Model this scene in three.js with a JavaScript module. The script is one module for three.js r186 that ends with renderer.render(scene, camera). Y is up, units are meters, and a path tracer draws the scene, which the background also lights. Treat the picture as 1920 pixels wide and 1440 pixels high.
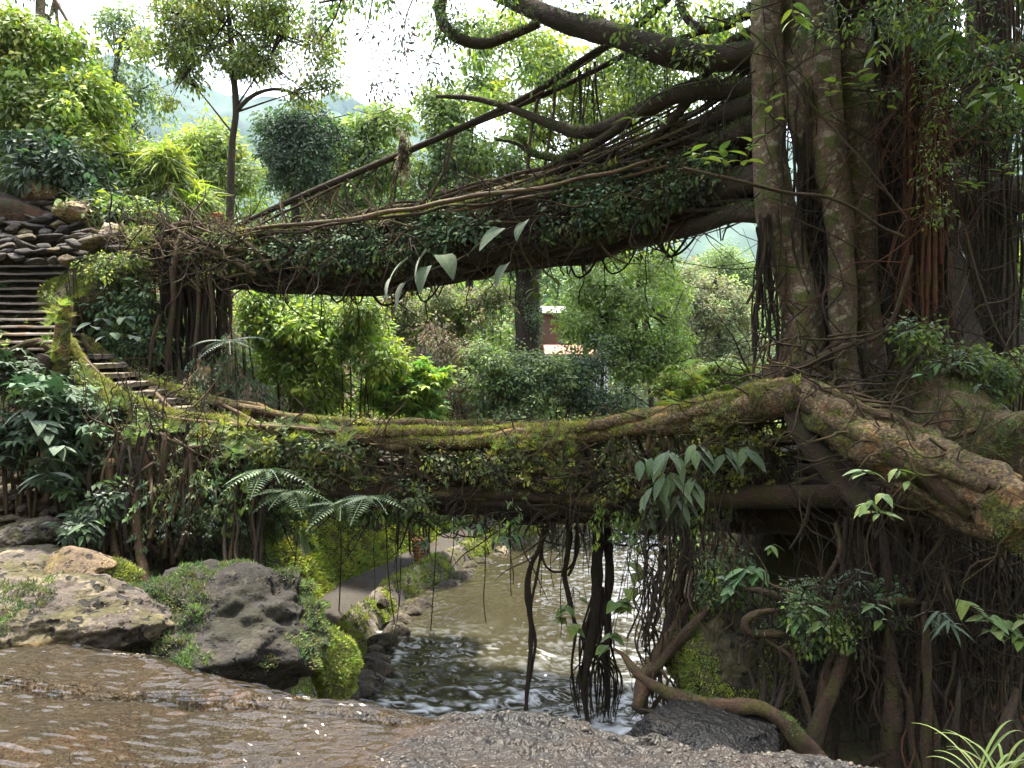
import * as THREE from 'three';
import { mergeGeometries, mergeVertices } from 'three/addons/utils/BufferGeometryUtils.js';

// ---------------------------------------------------------------- camera, sky, sun, exposure
const scene = new THREE.Scene();
const FPX = 1450, PITCH = 2.4 * Math.PI / 180, EYE = 5.0;         // metres; y = 0 is the river
const camera = new THREE.PerspectiveCamera(2 * Math.atan(720 / FPX) * 180 / Math.PI, 4 / 3, 0.05, 4000);
camera.position.set(0, EYE, 0);
camera.rotation.x = -PITCH;
scene.add(camera);

{ // bright white overcast sky, faint cloud structure
  const w = 256, h = 128, d = new Float32Array(w * h * 4);
  for (let j = 0; j < h; j++) for (let i = 0; i < w; i++) {
    const el = (j + 0.5) / h * Math.PI - Math.PI / 2, az = i / w * 2 * Math.PI;
    const c = 1 + 0.05 * Math.sin(az * 3 + Math.sin(el * 6) * 2) * Math.cos(el) + 0.04 * Math.sin(az * 7 + el * 11) * Math.cos(el);
    const L = 1.15 * c, k = (j * w + i) * 4;
    d[k] = L * 0.93; d[k + 1] = L * 0.98; d[k + 2] = L * 1.12; d[k + 3] = 1;
  }
  const t = new THREE.DataTexture(d, w, h, THREE.RGBAFormat, THREE.FloatType);
  t.mapping = THREE.EquirectangularReflectionMapping; t.magFilter = THREE.LinearFilter; t.needsUpdate = true;
  scene.background = t; scene.environment = t;
}
const sun = new THREE.DirectionalLight(new THREE.Color().setRGB(1, 0.93, 0.78), 5);
sun.position.set(-6, 70, -32);
sun.target.position.set(0, 3, -12);
sun.shadow.radius = 6;
sun.shadow.camera.left = sun.shadow.camera.bottom = -40; sun.shadow.camera.right = sun.shadow.camera.top = 40;
sun.shadow.camera.far = 200; sun.shadow.mapSize.set(2048, 2048);
scene.add(sun, sun.target);
scene.fog = new THREE.FogExp2(0xc6d8fa, 0.00014);
const renderer = new THREE.WebGLRenderer({ antialias: true });
renderer.toneMapping = THREE.LinearToneMapping;
renderer.toneMappingExposure = 3.5;
renderer.shadowMap.enabled = true;

// ---------------------------------------------------------------- helpers
const V = (x, y, z) => new THREE.Vector3(x, y, z);
const lerp = (a, b, t) => a + (b - a) * t, clamp = (x, a = 0, b = 1) => Math.min(b, Math.max(a, x));
const smooth = (a, b, x) => { const t = clamp((x - a) / (b - a)); return t * t * (3 - 2 * t); };
function piece(x, pts) {                                          // piecewise smooth profile
  if (x <= pts[0][0]) return pts[0][1];
  for (let i = 1; i < pts.length; i++) if (x < pts[i][0]) { const t = (x - pts[i - 1][0]) / (pts[i][0] - pts[i - 1][0]); return lerp(pts[i - 1][1], pts[i][1], t * t * (3 - 2 * t) * 0.6 + t * 0.4); }
  return pts[pts.length - 1][1];
}
function rng(seed) { let a = (seed * 2654435761) >>> 0 || 1; return () => { a = (a + 0x6D2B79F5) | 0; let t = Math.imul(a ^ (a >>> 15), 1 | a); t = (t + Math.imul(t ^ (t >>> 7), 61 | t)) ^ t; return ((t ^ (t >>> 14)) >>> 0) / 4294967296; }; }
const hash3 = (x, y, z) => { let h = Math.imul(x, 374761393) ^ Math.imul(y, 668265263) ^ Math.imul(z, 2147483647 - 1274126177); h = Math.imul(h ^ (h >>> 13), 1274126177); h ^= h >>> 16; return (h >>> 0) / 4294967296; };
function noise(x, y, z) {                                         // value noise, -1..1
  const xi = Math.floor(x), yi = Math.floor(y), zi = Math.floor(z);
  let fx = x - xi, fy = y - yi, fz = z - zi; fx = fx * fx * (3 - 2 * fx); fy = fy * fy * (3 - 2 * fy); fz = fz * fz * (3 - 2 * fz);
  const l = (a, b, t) => a + (b - a) * t, g = (a, b, c) => hash3(xi + a, yi + b, zi + c);
  return 2 * l(l(l(g(0, 0, 0), g(1, 0, 0), fx), l(g(0, 1, 0), g(1, 1, 0), fx), fy), l(l(g(0, 0, 1), g(1, 0, 1), fx), l(g(0, 1, 1), g(1, 1, 1), fx), fy), fz) - 1;
}
const fbm = (x, y, z, o = 4) => { let s = 0, a = 0.5, f = 1; for (let i = 0; i < o; i++) { s += a * noise(x * f, y * f, z * f); a *= 0.5; f *= 2.03; } return s; };
const cP = Math.cos(PITCH), sP = Math.sin(PITCH);
function P(px, py, d) {                                            // a place read off the photograph at a depth d in metres
  const cx = (px - 960) / FPX, cy = (720 - py) / FPX, y = cy * cP - sP, z = -cy * sP - cP, t = d / -z;
  return V(cx * t, EYE + y * t, -d);
}
const S = d => d / FPX;                                           // metres per pixel at that depth
const names = {};
function numbered(n) { const k = names[n] = (names[n] ?? -1) + 1; return k ? `${n}_${String(k).padStart(3, '0')}` : n; }
function tag(o, label, category, group, kind) { o.userData.label = label; if (category) o.userData.category = category; if (group) o.userData.group = group; if (kind) o.userData.kind = kind; return o; }
function thing(name, label, category, pos, group) { const o = new THREE.Group(); o.name = numbered(name); if (pos) o.position.copy(pos); scene.add(o); return tag(o, label, category, group); }
function part(name, geo, mat, parent, kind) {                     // geometry is given in world metres; the part sits in its parent's axes
  const m = new THREE.Mesh(geo, mat); m.name = name; m.castShadow = m.receiveShadow = true;
  if (parent) { const o = worldOf(parent); m.position.set(-o.x, -o.y, -o.z); parent.add(m); }
  if (kind) m.userData.kind = kind;
  return m;
}
function worldOf(o) { const v = V(0, 0, 0); for (let p = o; p && p !== scene; p = p.parent) v.add(p.position); return v; }
function solo(name, geo, mat, label, category, group, kind) { const m = part(numbered(name), geo, mat); scene.add(m); return tag(m, label, category, group, kind); }
function struct(name, geo, mat) { const m = part(numbered(name), geo, mat); m.userData.kind = 'structure'; scene.add(m); return m; }
const _m = new THREE.Matrix4(), _q = new THREE.Quaternion(), _s = V(1, 1, 1), _e = new THREE.Euler();
function inst(name, geo, mat, list, parent, kind = 'stuff') {     // list: {p, q, s, c}
  const m = new THREE.InstancedMesh(geo, mat, list.length), col = new THREE.Color(), o = parent ? worldOf(parent) : V(0, 0, 0);
  list.forEach((it, i) => { const s = it.s; _s.set(s.x ?? s, s.y ?? s, s.z ?? s); _m.compose(V(it.p.x - o.x, it.p.y - o.y, it.p.z - o.z), it.q, _s); m.setMatrixAt(i, _m); if (it.c) m.setColorAt(i, col.setRGB(it.c[0], it.c[1], it.c[2])); });
  m.name = name; m.castShadow = m.receiveShadow = true; if (kind) m.userData.kind = kind;
  if (parent) parent.add(m);
  return m;
}
const yaw = (r, tilt) => new THREE.Quaternion().setFromEuler(new THREE.Euler((r() - 0.5) * 2 * tilt, r() * 6.283, (r() - 0.5) * 2 * tilt, 'XYZ'));
const along = (n, r) => new THREE.Quaternion().setFromUnitVectors(V(0, 1, 0), n.clone().normalize()).multiply(new THREE.Quaternion().setFromAxisAngle(V(0, 1, 0), r() * 6.283));
const vary = (c, r, v = 0.25) => { const k = 1 + (r() - 0.5) * 2 * v, h = (r() - 0.5) * v; return [c[0] * k * (1 + h), c[1] * k, c[2] * k * (1 - h * 0.5)]; };
const pick = (a, r) => a[Math.floor(r() * a.length) % a.length];

// ---------------------------------------------------------------- textures
function pn(u, v, p, seed) {                                      // periodic value noise
  const x = u * p, y = v * p, xi = Math.floor(x), yi = Math.floor(y); let fx = x - xi, fy = y - yi; fx = fx * fx * (3 - 2 * fx); fy = fy * fy * (3 - 2 * fy);
  const g = (a, b) => hash3(((xi + a) % p + p) % p, ((yi + b) % p + p) % p, seed);
  return lerp(lerp(g(0, 0), g(1, 0), fx), lerp(g(0, 1), g(1, 1), fx), fy);
}
const pf = (u, v, p, seed, o = 5) => { let s = 0, a = 0.5, n = 0; for (let i = 0; i < o; i++) { s += a * pn(u, v, p, seed + i); n += a; a *= 0.55; p *= 2; } return s / n; };
function tex(size, fn, srgb, rep = 1) {
  const d = new Uint8Array(size * size * 4);
  for (let j = 0; j < size; j++) for (let i = 0; i < size; i++) { const c = fn(i / size, j / size), k = (j * size + i) * 4; for (let q = 0; q < 3; q++) d[k + q] = clamp((c.length ? c[q] : c)) * 255; d[k + 3] = 255; }
  const t = new THREE.DataTexture(d, size, size); t.wrapS = t.wrapT = THREE.RepeatWrapping; t.magFilter = THREE.LinearFilter; t.minFilter = THREE.LinearMipmapLinearFilter; t.generateMipmaps = true;
  if (srgb) t.colorSpace = THREE.SRGBColorSpace; t.repeat.set(rep, rep); t.needsUpdate = true; return t;
}
const mixc = (a, b, t) => [lerp(a[0], b[0], t), lerp(a[1], b[1], t), lerp(a[2], b[2], t)];
// all textures below cover 1 m of surface unless their repeat says otherwise
const barkHeight = (u, v) => clamp(0.55 * pf(u, v * 0.5 + 0.5 * pn(u, v, 4, 9), 8, 3) + 0.45 * Math.abs(pf(u, v, 24, 5, 3) * 2 - 1));
const T = {};
T.barkBump = tex(512, (u, v) => barkHeight(u, v), false);
T.bark = tex(512, (u, v) => { const h = barkHeight(u, v), l = smooth(0.62, 0.68, pf(u, v, 9, 31)), m = smooth(0.56, 0.62, pf(u, v, 5, 77)), g = 0.8 + 0.4 * pf(u, v, 64, 8, 2);
  let c = mixc([0.24, 0.19, 0.15], [0.56, 0.5, 0.43], h); c = mixc(c, [0.66, 0.67, 0.62], l * 0.45); c = mixc(c, [0.3, 0.33, 0.15], m * 0.8); return c.map(x => x * g); }, true);
T.root = tex(512, (u, v) => { const h = barkHeight(u, v), m = smooth(0.52, 0.6, pf(u, v, 5, 17)), g = 0.75 + 0.5 * pf(u, v, 64, 18, 2);
  let c = mixc([0.2, 0.155, 0.12], [0.47, 0.38, 0.29], h); c = mixc(c, [0.27, 0.28, 0.1], m * 0.65); return c.map(x => x * g); }, true);
T.moss = tex(512, (u, v) => { const b = smooth(0.42, 0.54, pf(u, v, 4, 41)), o = smooth(0.58, 0.66, pf(u, v, 6, 59)), f = pf(u, v, 48, 63, 3);
  let c = mixc([0.2, 0.22, 0.07], [0.42, 0.42, 0.15], f); c = mixc(c, mixc([0.24, 0.19, 0.14], [0.55, 0.46, 0.35], f), b * 0.9); c = mixc(c, [0.5, 0.36, 0.2], o * 0.5); return c.map(x => x * (0.6 + 0.7 * f)); }, true);
T.mossBump = tex(512, (u, v) => 0.5 * pf(u, v, 10, 41) + 0.5 * pf(u, v, 60, 63, 3), false);
T.rock = tex(1024, (u, v) => { const a = pf(u, v, 4, 90, 6), s = pf(u, v, 90, 95, 2), l = smooth(0.57, 0.63, pf(u, v, 7, 99)), m = smooth(0.56, 0.66, pf(u, v, 5, 104)), k = smooth(0.66, 0.72, pf(u, v, 22, 111, 3));
  let c = mixc([0.33, 0.3, 0.28], [0.56, 0.52, 0.48], a); c = mixc(c, [0.66, 0.62, 0.52], l * 0.7); c = mixc(c, [0.36, 0.35, 0.18], m * 0.7); c = mixc(c, [0.13, 0.12, 0.11], k * 0.8); return c.map(x => x * (0.75 + 0.5 * s)); }, true, 0.5);
T.rockBump = tex(1024, (u, v) => 0.6 * pf(u, v, 4, 90, 6) + 0.25 * pf(u, v, 40, 95, 3) - 0.4 * smooth(0.66, 0.72, pf(u, v, 22, 111, 3)) + 0.15, false, 0.5);
T.wet = tex(1024, (u, v) => { const a = pf(u, v, 5, 130, 6), b = smooth(0.5, 0.62, pf(u, v, 4, 137)), s = pf(u, v, 110, 141, 2), k = smooth(0.6, 0.68, pf(u, v, 16, 149, 3));
  let c = mixc([0.18, 0.13, 0.08], [0.54, 0.42, 0.27], smooth(0.3, 0.7, a)); c = mixc(c, [0.4, 0.36, 0.3], b * 0.8); c = mixc(c, [0.2, 0.13, 0.08], k * 0.7); return c.map(x => x * (0.7 + 0.6 * s)); }, true, 0.5);
T.wetBump = tex(1024, (u, v) => 0.4 * pf(u, v, 6, 130, 5) + 0.45 * pf(u, v, 34, 133, 3) + 0.2 * pf(u, v, 110, 141, 2), false, 0.5);
T.soil = tex(512, (u, v) => { const a = pf(u, v, 6, 160, 5), l = smooth(0.55, 0.62, pf(u, v, 30, 166, 2)), g = smooth(0.5, 0.6, pf(u, v, 5, 171));
  let c = mixc([0.2, 0.15, 0.1], [0.4, 0.31, 0.21], a); c = mixc(c, [0.5, 0.37, 0.22], l * 0.6); c = mixc(c, [0.25, 0.31, 0.1], g * 0.7); return c; }, true, 0.5);
T.concrete = tex(512, (u, v) => { const a = pf(u, v, 5, 180, 5), s = pf(u, v, 80, 185, 2), b = smooth(0.55, 0.65, pf(u, v, 4, 188)); let c = mixc([0.42, 0.4, 0.38], [0.58, 0.55, 0.52], a); c = mixc(c, [0.42, 0.33, 0.24], b * 0.7); return c.map(x => x * (0.85 + 0.3 * s)); }, true, 0.5);
T.leaf = tex(256, (u, v) => { const m = Math.abs(u - 0.5), mid = 1 - smooth(0.012, 0.035, m), side = 1 - smooth(0.03, 0.1, Math.abs(((v * 9 - m * 7) % 1 + 1) % 1 - 0.5)), sp = smooth(0.66, 0.72, pf(u, v, 9, 210, 3)), g = 0.82 + 0.3 * pf(u, v, 8, 205, 4); let c = [0.86 * g, 0.9 * g, 0.82 * g]; c = mixc(c, [1, 1, 0.86], Math.max(mid * 0.9, side * 0.35)); return mixc(c, [0.72, 0.55, 0.3], sp * 0.7); }, true);
T.leafBump = tex(256, (u, v) => pf(u, v, 12, 200, 3), false);
const lin = (r, g, b) => new THREE.Color().setRGB(r, g, b);
const std = (o) => new THREE.MeshStandardMaterial({ roughness: 0.95, metalness: 0, vertexColors: true, ...o });
const M = {
  trunk: std({ map: T.bark, bumpMap: T.barkBump, bumpScale: 0.03, color: lin(0.95, 0.9, 0.82) }),
  limb: std({ map: T.root, bumpMap: T.barkBump, bumpScale: 0.025, color: lin(0.42, 0.42, 0.42) }),
  root: std({ map: T.root, bumpMap: T.barkBump, bumpScale: 0.02, color: lin(0.68, 0.61, 0.5) }),
  redRoot: std({ map: T.root, bumpMap: T.barkBump, bumpScale: 0.015, color: lin(1.3, 0.7, 0.48) }),
  darkRoot: std({ map: T.root, bumpMap: T.barkBump, bumpScale: 0.02, color: lin(0.36, 0.32, 0.28) }),
  moss: std({ color: lin(0.8, 0.78, 0.75), map: T.moss, bumpMap: T.mossBump, bumpScale: 0.03 }),
  pole: std({ map: T.root, bumpMap: T.barkBump, bumpScale: 0.01, color: lin(1.15, 0.98, 0.76), roughness: 0.8 }),
  rock: std({ map: T.rock, bumpMap: T.rockBump, bumpScale: 0.09 }),
  wetRock: std({ color: lin(0.15, 0.11, 0.068), map: T.wet, bumpMap: T.wetBump, bumpScale: 0.09, roughness: 0.6 }),
  soil: std({ map: T.soil, bumpMap: T.rockBump, bumpScale: 0.06 }),
  concrete: std({ color: lin(0.26, 0.245, 0.23), map: T.concrete, bumpMap: T.rockBump, bumpScale: 0.01 }),
  far: std({ color: lin(1, 1, 1), bumpMap: T.rockBump, bumpScale: 0.5 }),
};
const leafMat = (tr, coat) => new THREE.MeshPhysicalMaterial({ color: 0xffffff, roughness: 1, transmission: tr, thickness: 0, side: THREE.DoubleSide, clearcoat: coat, clearcoatRoughness: 0.5 });
M.leaf = leafMat(0.55, 0.2); M.leafMatte = leafMat(0.35, 0); M.leafWax = leafMat(0.25, 0.25);
const waxLeaf = (r, g, b, tr = 0.35) => { const m = leafMat(tr, 0.12); m.color = lin(r, g, b); m.map = T.leaf; m.bumpMap = T.leafBump; m.bumpScale = 0.006; return m; };

// ---------------------------------------------------------------- geometry builders
function geom(pos, idx, uv, col) {
  const g = new THREE.BufferGeometry();
  g.setAttribute('position', new THREE.Float32BufferAttribute(pos, 3));
  if (uv) g.setAttribute('uv', new THREE.Float32BufferAttribute(uv, 2));
  if (col) g.setAttribute('color', new THREE.Float32BufferAttribute(col, 3));
  if (idx) g.setIndex(idx);
  g.computeVertexNormals(); return g;
}
let tubeSeed = 1;
function tube(pts, rad, o = {}) {                                 // a gnarled tapering root, limb or trunk
  const { seg = 7, step = 0.18, rough = 0.16, freq = 3, flute = 0, tint = 0.2, tintFreq = 1.3, wob = 0 } = o, sd = (tubeSeed += 7.31);
  const curve = new THREE.CatmullRomCurve3(pts, false, 'centripetal'), len = curve.getLength(), n = Math.min(160, Math.max(4, Math.ceil(len / step)));
  const C = curve.getSpacedPoints(n), pos = [], uv = [], col = [], idx = [];
  if (wob) C.forEach((p, i) => { const e = Math.min(1, Math.min(i, n - i) / 2); p.x += noise(p.x * 2 + sd, p.y * 2, p.z * 2) * wob * e; p.y += noise(p.x * 2, p.y * 2 + sd, p.z * 2) * wob * e; p.z += noise(p.x * 2, p.y * 2, p.z * 2 + sd) * wob * e; });
  const R = t => Array.isArray(rad) ? (() => { const k = t * (rad.length - 1), i = Math.min(rad.length - 2, Math.floor(k)); return lerp(rad[i], rad[i + 1], k - i); })() : rad;
  let tan = C[1].clone().sub(C[0]).normalize(), nor = Math.abs(tan.y) < 0.9 ? V(0, 1, 0) : V(1, 0, 0); nor.addScaledVector(tan, -nor.dot(tan)).normalize();
  let L = 0;
  for (let i = 0; i <= n; i++) {
    const t2 = C[Math.min(n, i + 1)].clone().sub(C[Math.max(0, i - 1)]).normalize(); nor.addScaledVector(t2, -nor.dot(t2)).normalize(); tan = t2;
    const bin = V(0, 0, 0).crossVectors(tan, nor); if (i) L += C[i].distanceTo(C[i - 1]);
    const r0 = R(i / n), circ = Math.max(1, Math.round(6.283 * r0 * 2)) / 2;
    for (let j = 0; j <= seg; j++) {
      const a = j / seg * 6.28318, ca = Math.cos(a), sa = Math.sin(a), dx = nor.x * ca + bin.x * sa, dy = nor.y * ca + bin.y * sa, dz = nor.z * ca + bin.z * sa;
      const c = C[i]; let r = r0 * (1 + rough * 1.6 * fbm(c.x * freq + dx * 1.3 + sd, c.y * freq + dy * 1.3, c.z * freq + dz * 1.3, 2) + (flute ? flute * Math.sin(a * 5 + L * 0.6 + sd) : 0));
      pos.push(c.x + dx * r, c.y + dy * r, c.z + dz * r); uv.push(a / 6.28318 * circ, L);
      const k = 1 + tint * 2 * noise(c.x * tintFreq + sd, c.y * tintFreq, c.z * tintFreq + dx); col.push(k, k * (1 + 0.04 * noise(L * 2, sd, 0)), k * 0.98);
      if (i && j) { const q = seg + 1, b = i * q + j; idx.push(b - q - 1, b - q, b - 1, b - 1, b - q, b); }
    }
  }
  for (const e of [0, n]) { const q = pos.length / 3, c = C[e]; pos.push(c.x, c.y, c.z); uv.push(0, 0); col.push(1, 1, 1); for (let j = 0; j < seg; j++) { const b = e * (seg + 1) + j; e ? idx.push(b, b + 1, q) : idx.push(b + 1, b, q); } }
  const g = geom(pos, idx, uv, col), N = g.attributes.normal;     // close the seam
  for (let i = 0; i <= n; i++) { const a = i * (seg + 1), b = a + seg, v = V(N.getX(a) + N.getX(b), N.getY(a) + N.getY(b), N.getZ(a) + N.getZ(b)).normalize(); N.setXYZ(a, v.x, v.y, v.z); N.setXYZ(b, v.x, v.y, v.z); }
  return g;
}
function boxUV(g) {                                               // uv in metres from the side each face points to
  const s = g.index ? g.toNonIndexed() : g, p = s.attributes.position, uv = new Float32Array(p.count * 2), a = V(0, 0, 0), b = V(0, 0, 0), c = V(0, 0, 0);
  for (let i = 0; i < p.count; i += 3) {
    a.fromBufferAttribute(p, i); b.fromBufferAttribute(p, i + 1).sub(a); c.fromBufferAttribute(p, i + 2).sub(a); b.cross(c); const x = Math.abs(b.x), y = Math.abs(b.y), z = Math.abs(b.z);
    for (let k = 0; k < 3; k++) { const q = i + k, X = p.getX(q), Y = p.getY(q), Z = p.getZ(q); const w = y >= x && y >= z ? [X, Z] : x >= z ? [Z, Y] : [X, Y]; uv[q * 2] = w[0]; uv[q * 2 + 1] = w[1]; }
  }
  s.setAttribute('uv', new THREE.BufferAttribute(uv, 2)); return s;
}
const spheres = {};
function rock(center, rx, ry, rz, o = {}) {
  const { detail = 20, rough = 0.28, freq = 1.1, seed = 1, tint = [1, 1, 1], cut = 0.25, fine = 0.04, turn = 0 } = o;
  const base = spheres[detail] ??= mergeVertices(new THREE.IcosahedronGeometry(1, detail).deleteAttribute('normal').deleteAttribute('uv'), 1e-5), g = base.clone(), p = g.attributes.position, col = [];
  const planes = [], r = rng(seed * 31 + 7); for (let i = 0; i < 7; i++) planes.push([V(r() - 0.5, r() - 0.5, r() - 0.5).normalize(), 1 - cut * (0.4 + r())]);
  const ct = Math.cos(turn), st = Math.sin(turn);
  for (let i = 0; i < p.count; i++) {
    let x = p.getX(i), y = p.getY(i), z = p.getZ(i), k = 1 + rough * 1.6 * fbm(x * freq + seed * 9.7, y * freq, z * freq, 4);
    for (const [n, d] of planes) { const q = (x * n.x + y * n.y + z * n.z) * k; if (q > d) k *= lerp(1, d / q, 0.85); }
    k *= 1 + fine * 2 * fbm(x * 6 + seed, y * 6, z * 6, 3);
    const X = x * k * rx, Z = z * k * rz; p.setXYZ(i, center.x + X * ct - Z * st, center.y + y * k * ry, center.z + X * st + Z * ct);
    const c = 1 + 0.3 * fbm(x * 3 + seed, y * 3, z * 3, 3); col.push(tint[0] * c, tint[1] * c, tint[2] * c);
  }
  g.setAttribute('color', new THREE.Float32BufferAttribute(col, 3)); g.computeVertexNormals(); return boxUV(g);
}
function leafShape(L, W, o = {}) {                                // blade along +z, lying in xz, folded along its midrib and drooping
  const { fold = 0.25, droop = 0.25, k = 2, heart = 0, point = 1 } = o, pos = [], idx = [], uv = [];
  for (let i = 0; i <= k; i++) {
    const t = i / k; let w = Math.pow(Math.max(0, Math.sin(Math.PI * Math.pow(t, heart ? 0.5 : 0.8))), heart ? 0.75 : point) * W / 2;
    const z = t * L - (heart ? L * heart * Math.exp(-t * 8) * (i ? 1.6 : 0) : 0), y = -droop * L * t * t;
    pos.push(-w, y + fold * w, z, 0, y, t * L, w, y + fold * w, z); uv.push(0, t, 0.5, t, 1, t);
    if (i) { const b = i * 3, a = b - 3; if (i < k) idx.push(a, a + 1, b, b, a + 1, b + 1, a + 1, a + 2, b + 1, b + 1, a + 2, b + 2); else idx.push(a, a + 1, b + 1, a + 1, a + 2, b + 1); }
  }
  return geom(pos, idx, uv);
}
function addLeaf(out, g, p, dir, roll, s) {                        // a copy of leaf g at p pointing along dir
  const z = dir.clone().normalize(), up = Math.abs(z.y) > 0.95 ? V(1, 0, 0) : V(0, 1, 0), x = V(0, 0, 0).crossVectors(up, z).normalize(), y = V(0, 0, 0).crossVectors(z, x);
  const m = new THREE.Matrix4().makeBasis(x, y, z).multiply(new THREE.Matrix4().makeRotationZ(roll)); m.scale(V(s, s, s)); m.setPosition(p); out.push(g.clone().applyMatrix4(m));
}
function clump(kind, seed, n, R, L, W) {                           // a spray of leaves about R across; shared by thousands of copies
  const r = rng(seed), out = [];
  if (kind === 'broad') { const g = leafShape(L, W, { k: 2, point: 1 }); for (let i = 0; i < n; i++) { const d = V(r() - 0.5, (r() - 0.5) * 0.8, r() - 0.5).normalize(), p = d.clone().multiplyScalar(R * Math.cbrt(r())); const e = d.clone().add(V((r() - 0.5) * 1.2, -0.25 - r() * 0.5, (r() - 0.5) * 1.2)); addLeaf(out, g, p, e, (r() - 0.5) * 1.4, 0.7 + r() * 0.6); } }
  if (kind === 'whorl') { const g = leafShape(L, W, { k: 3, droop: 0.35 }); const w = Math.ceil(n / 7); for (let j = 0; j < w; j++) { const c = V(r() - 0.5, (r() - 0.5) * 0.8, r() - 0.5).multiplyScalar(2 * R), t = 6.28 * r(); for (let i = 0; i < 7; i++) { const a = t + i * 0.9 + r() * 0.2; addLeaf(out, g, c, V(Math.cos(a), 0.25 - r() * 0.5, Math.sin(a)), (r() - 0.5) * 0.5, 0.7 + r() * 0.5); } } }
  if (kind === 'blade') { const g = leafShape(L, W, { k: 4, droop: 0.7, fold: 0.3 }); for (let i = 0; i < n; i++) { const a = 6.283 * r(), p = V((r() - 0.5), (r() - 0.3) * 0.8, (r() - 0.5)).multiplyScalar(R * 1.5); addLeaf(out, g, p, V(Math.cos(a), 0.9 * (r() - 0.2), Math.sin(a)), (r() - 0.5) * 0.8, 0.6 + r() * 0.7); } }
  if (kind === 'moss') { const g = leafShape(L, W, { k: 2, droop: 0.3 }); for (let i = 0; i < n; i++) { const a = 6.283 * r(), q = Math.sqrt(r()) * R; addLeaf(out, g, V(Math.cos(a) * q, -0.02, Math.sin(a) * q), V((r() - 0.5) * 1.6, 0.5 + r(), (r() - 0.5) * 1.6), r() * 3, 0.6 + r() * 0.8); } }
  if (kind === 'frond') { for (let f = 0; f < n; f++) { const a = 6.283 * (f / n) + r() * 0.5, el = 0.7 + r() * 0.5; out.push(frond(R * (0.7 + r() * 0.5), L, W, 11, 0.9).rotateX(-el).rotateY(a)); } }
  if (kind === 'hang') { const g = leafShape(L, W, { k: 2, droop: 0.1 }); for (let i = 0; i < n; i++) { const t = r(); addLeaf(out, g, V((r() - 0.5) * R, -t * R * 3, (r() - 0.5) * R), V((r() - 0.5) * 1.4, -0.5 - r(), (r() - 0.5) * 1.4), (r() - 0.5) * 1.5, 0.6 + r() * 0.7); } }
  return mergeGeometries(out);
}
function frond(len, L, W, n, droop) {                             // a pinnate fern frond rising along +z
  const out = [], g = leafShape(1, W / L, { k: 2, fold: 0.1, droop: 0.2 }), q = t => V(0, -droop * len * t * t * 0.5, len * t);
  for (let i = 1; i <= n; i++) { const t = i / n, s = L * Math.sin(Math.PI * clamp(0.12 + 0.88 * Math.pow(t, 0.8))) + 0.004, p = q(t); for (const sd of [-1, 1]) addLeaf(out, g, p, V(sd, 0.05, 0.45), 0, s); }
  const a = W * 0.22; for (let i = 0; i < n; i++) { const p0 = q(i / n), p1 = q((i + 1) / n); out.push(geom([-a, p0.y, p0.z, a, p0.y, p0.z, 0, p1.y, p1.z], [0, 2, 1], [0, 0, 1, 0, 0, 1])); }
  return mergeGeometries(out);
}
const C = {
  fine: [1, 2, 3].map(s => clump('broad', s, 26, 0.26, 0.1, 0.05)),
  leafy: [4, 5, 6].map(s => clump('broad', s, 18, 0.26, 0.16, 0.075)),
  whorl: [7, 8].map(s => clump('whorl', s, 21, 0.16, 0.17, 0.06)),
  blade: [9, 10].map(s => clump('blade', s, 16, 0.16, 0.34, 0.035)),
  moss: [11, 12].map(s => clump('moss', s, 22, 0.07, 0.055, 0.012)),
  fern: [13, 14].map(s => clump('frond', s, 7, 0.5, 0.1, 0.026)),
  small: [15, 16].map(s => clump('broad', s, 22, 0.12, 0.06, 0.032)),
  hang: [17, 18].map(s => clump('hang', s, 22, 0.14, 0.1, 0.04)),
  twig: [19, 20].map(s => clump('broad', s, 9, 0.24, 0.13, 0.055)),
  grass: [21, 22].map(s => clump('blade', s, 22, 0.06, 0.3, 0.012)),
};
const G = { bright: [0.24, 0.36, 0.03], lime: [0.33, 0.38, 0.035], mid: [0.13, 0.21, 0.035], dark: [0.035, 0.075, 0.025], blue: [0.05, 0.11, 0.045], olive: [0.13, 0.14, 0.035], brown: [0.16, 0.11, 0.06], pale: [0.22, 0.3, 0.08], deep: [0.06, 0.12, 0.03], dry: [0.25, 0.19, 0.1] };
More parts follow.
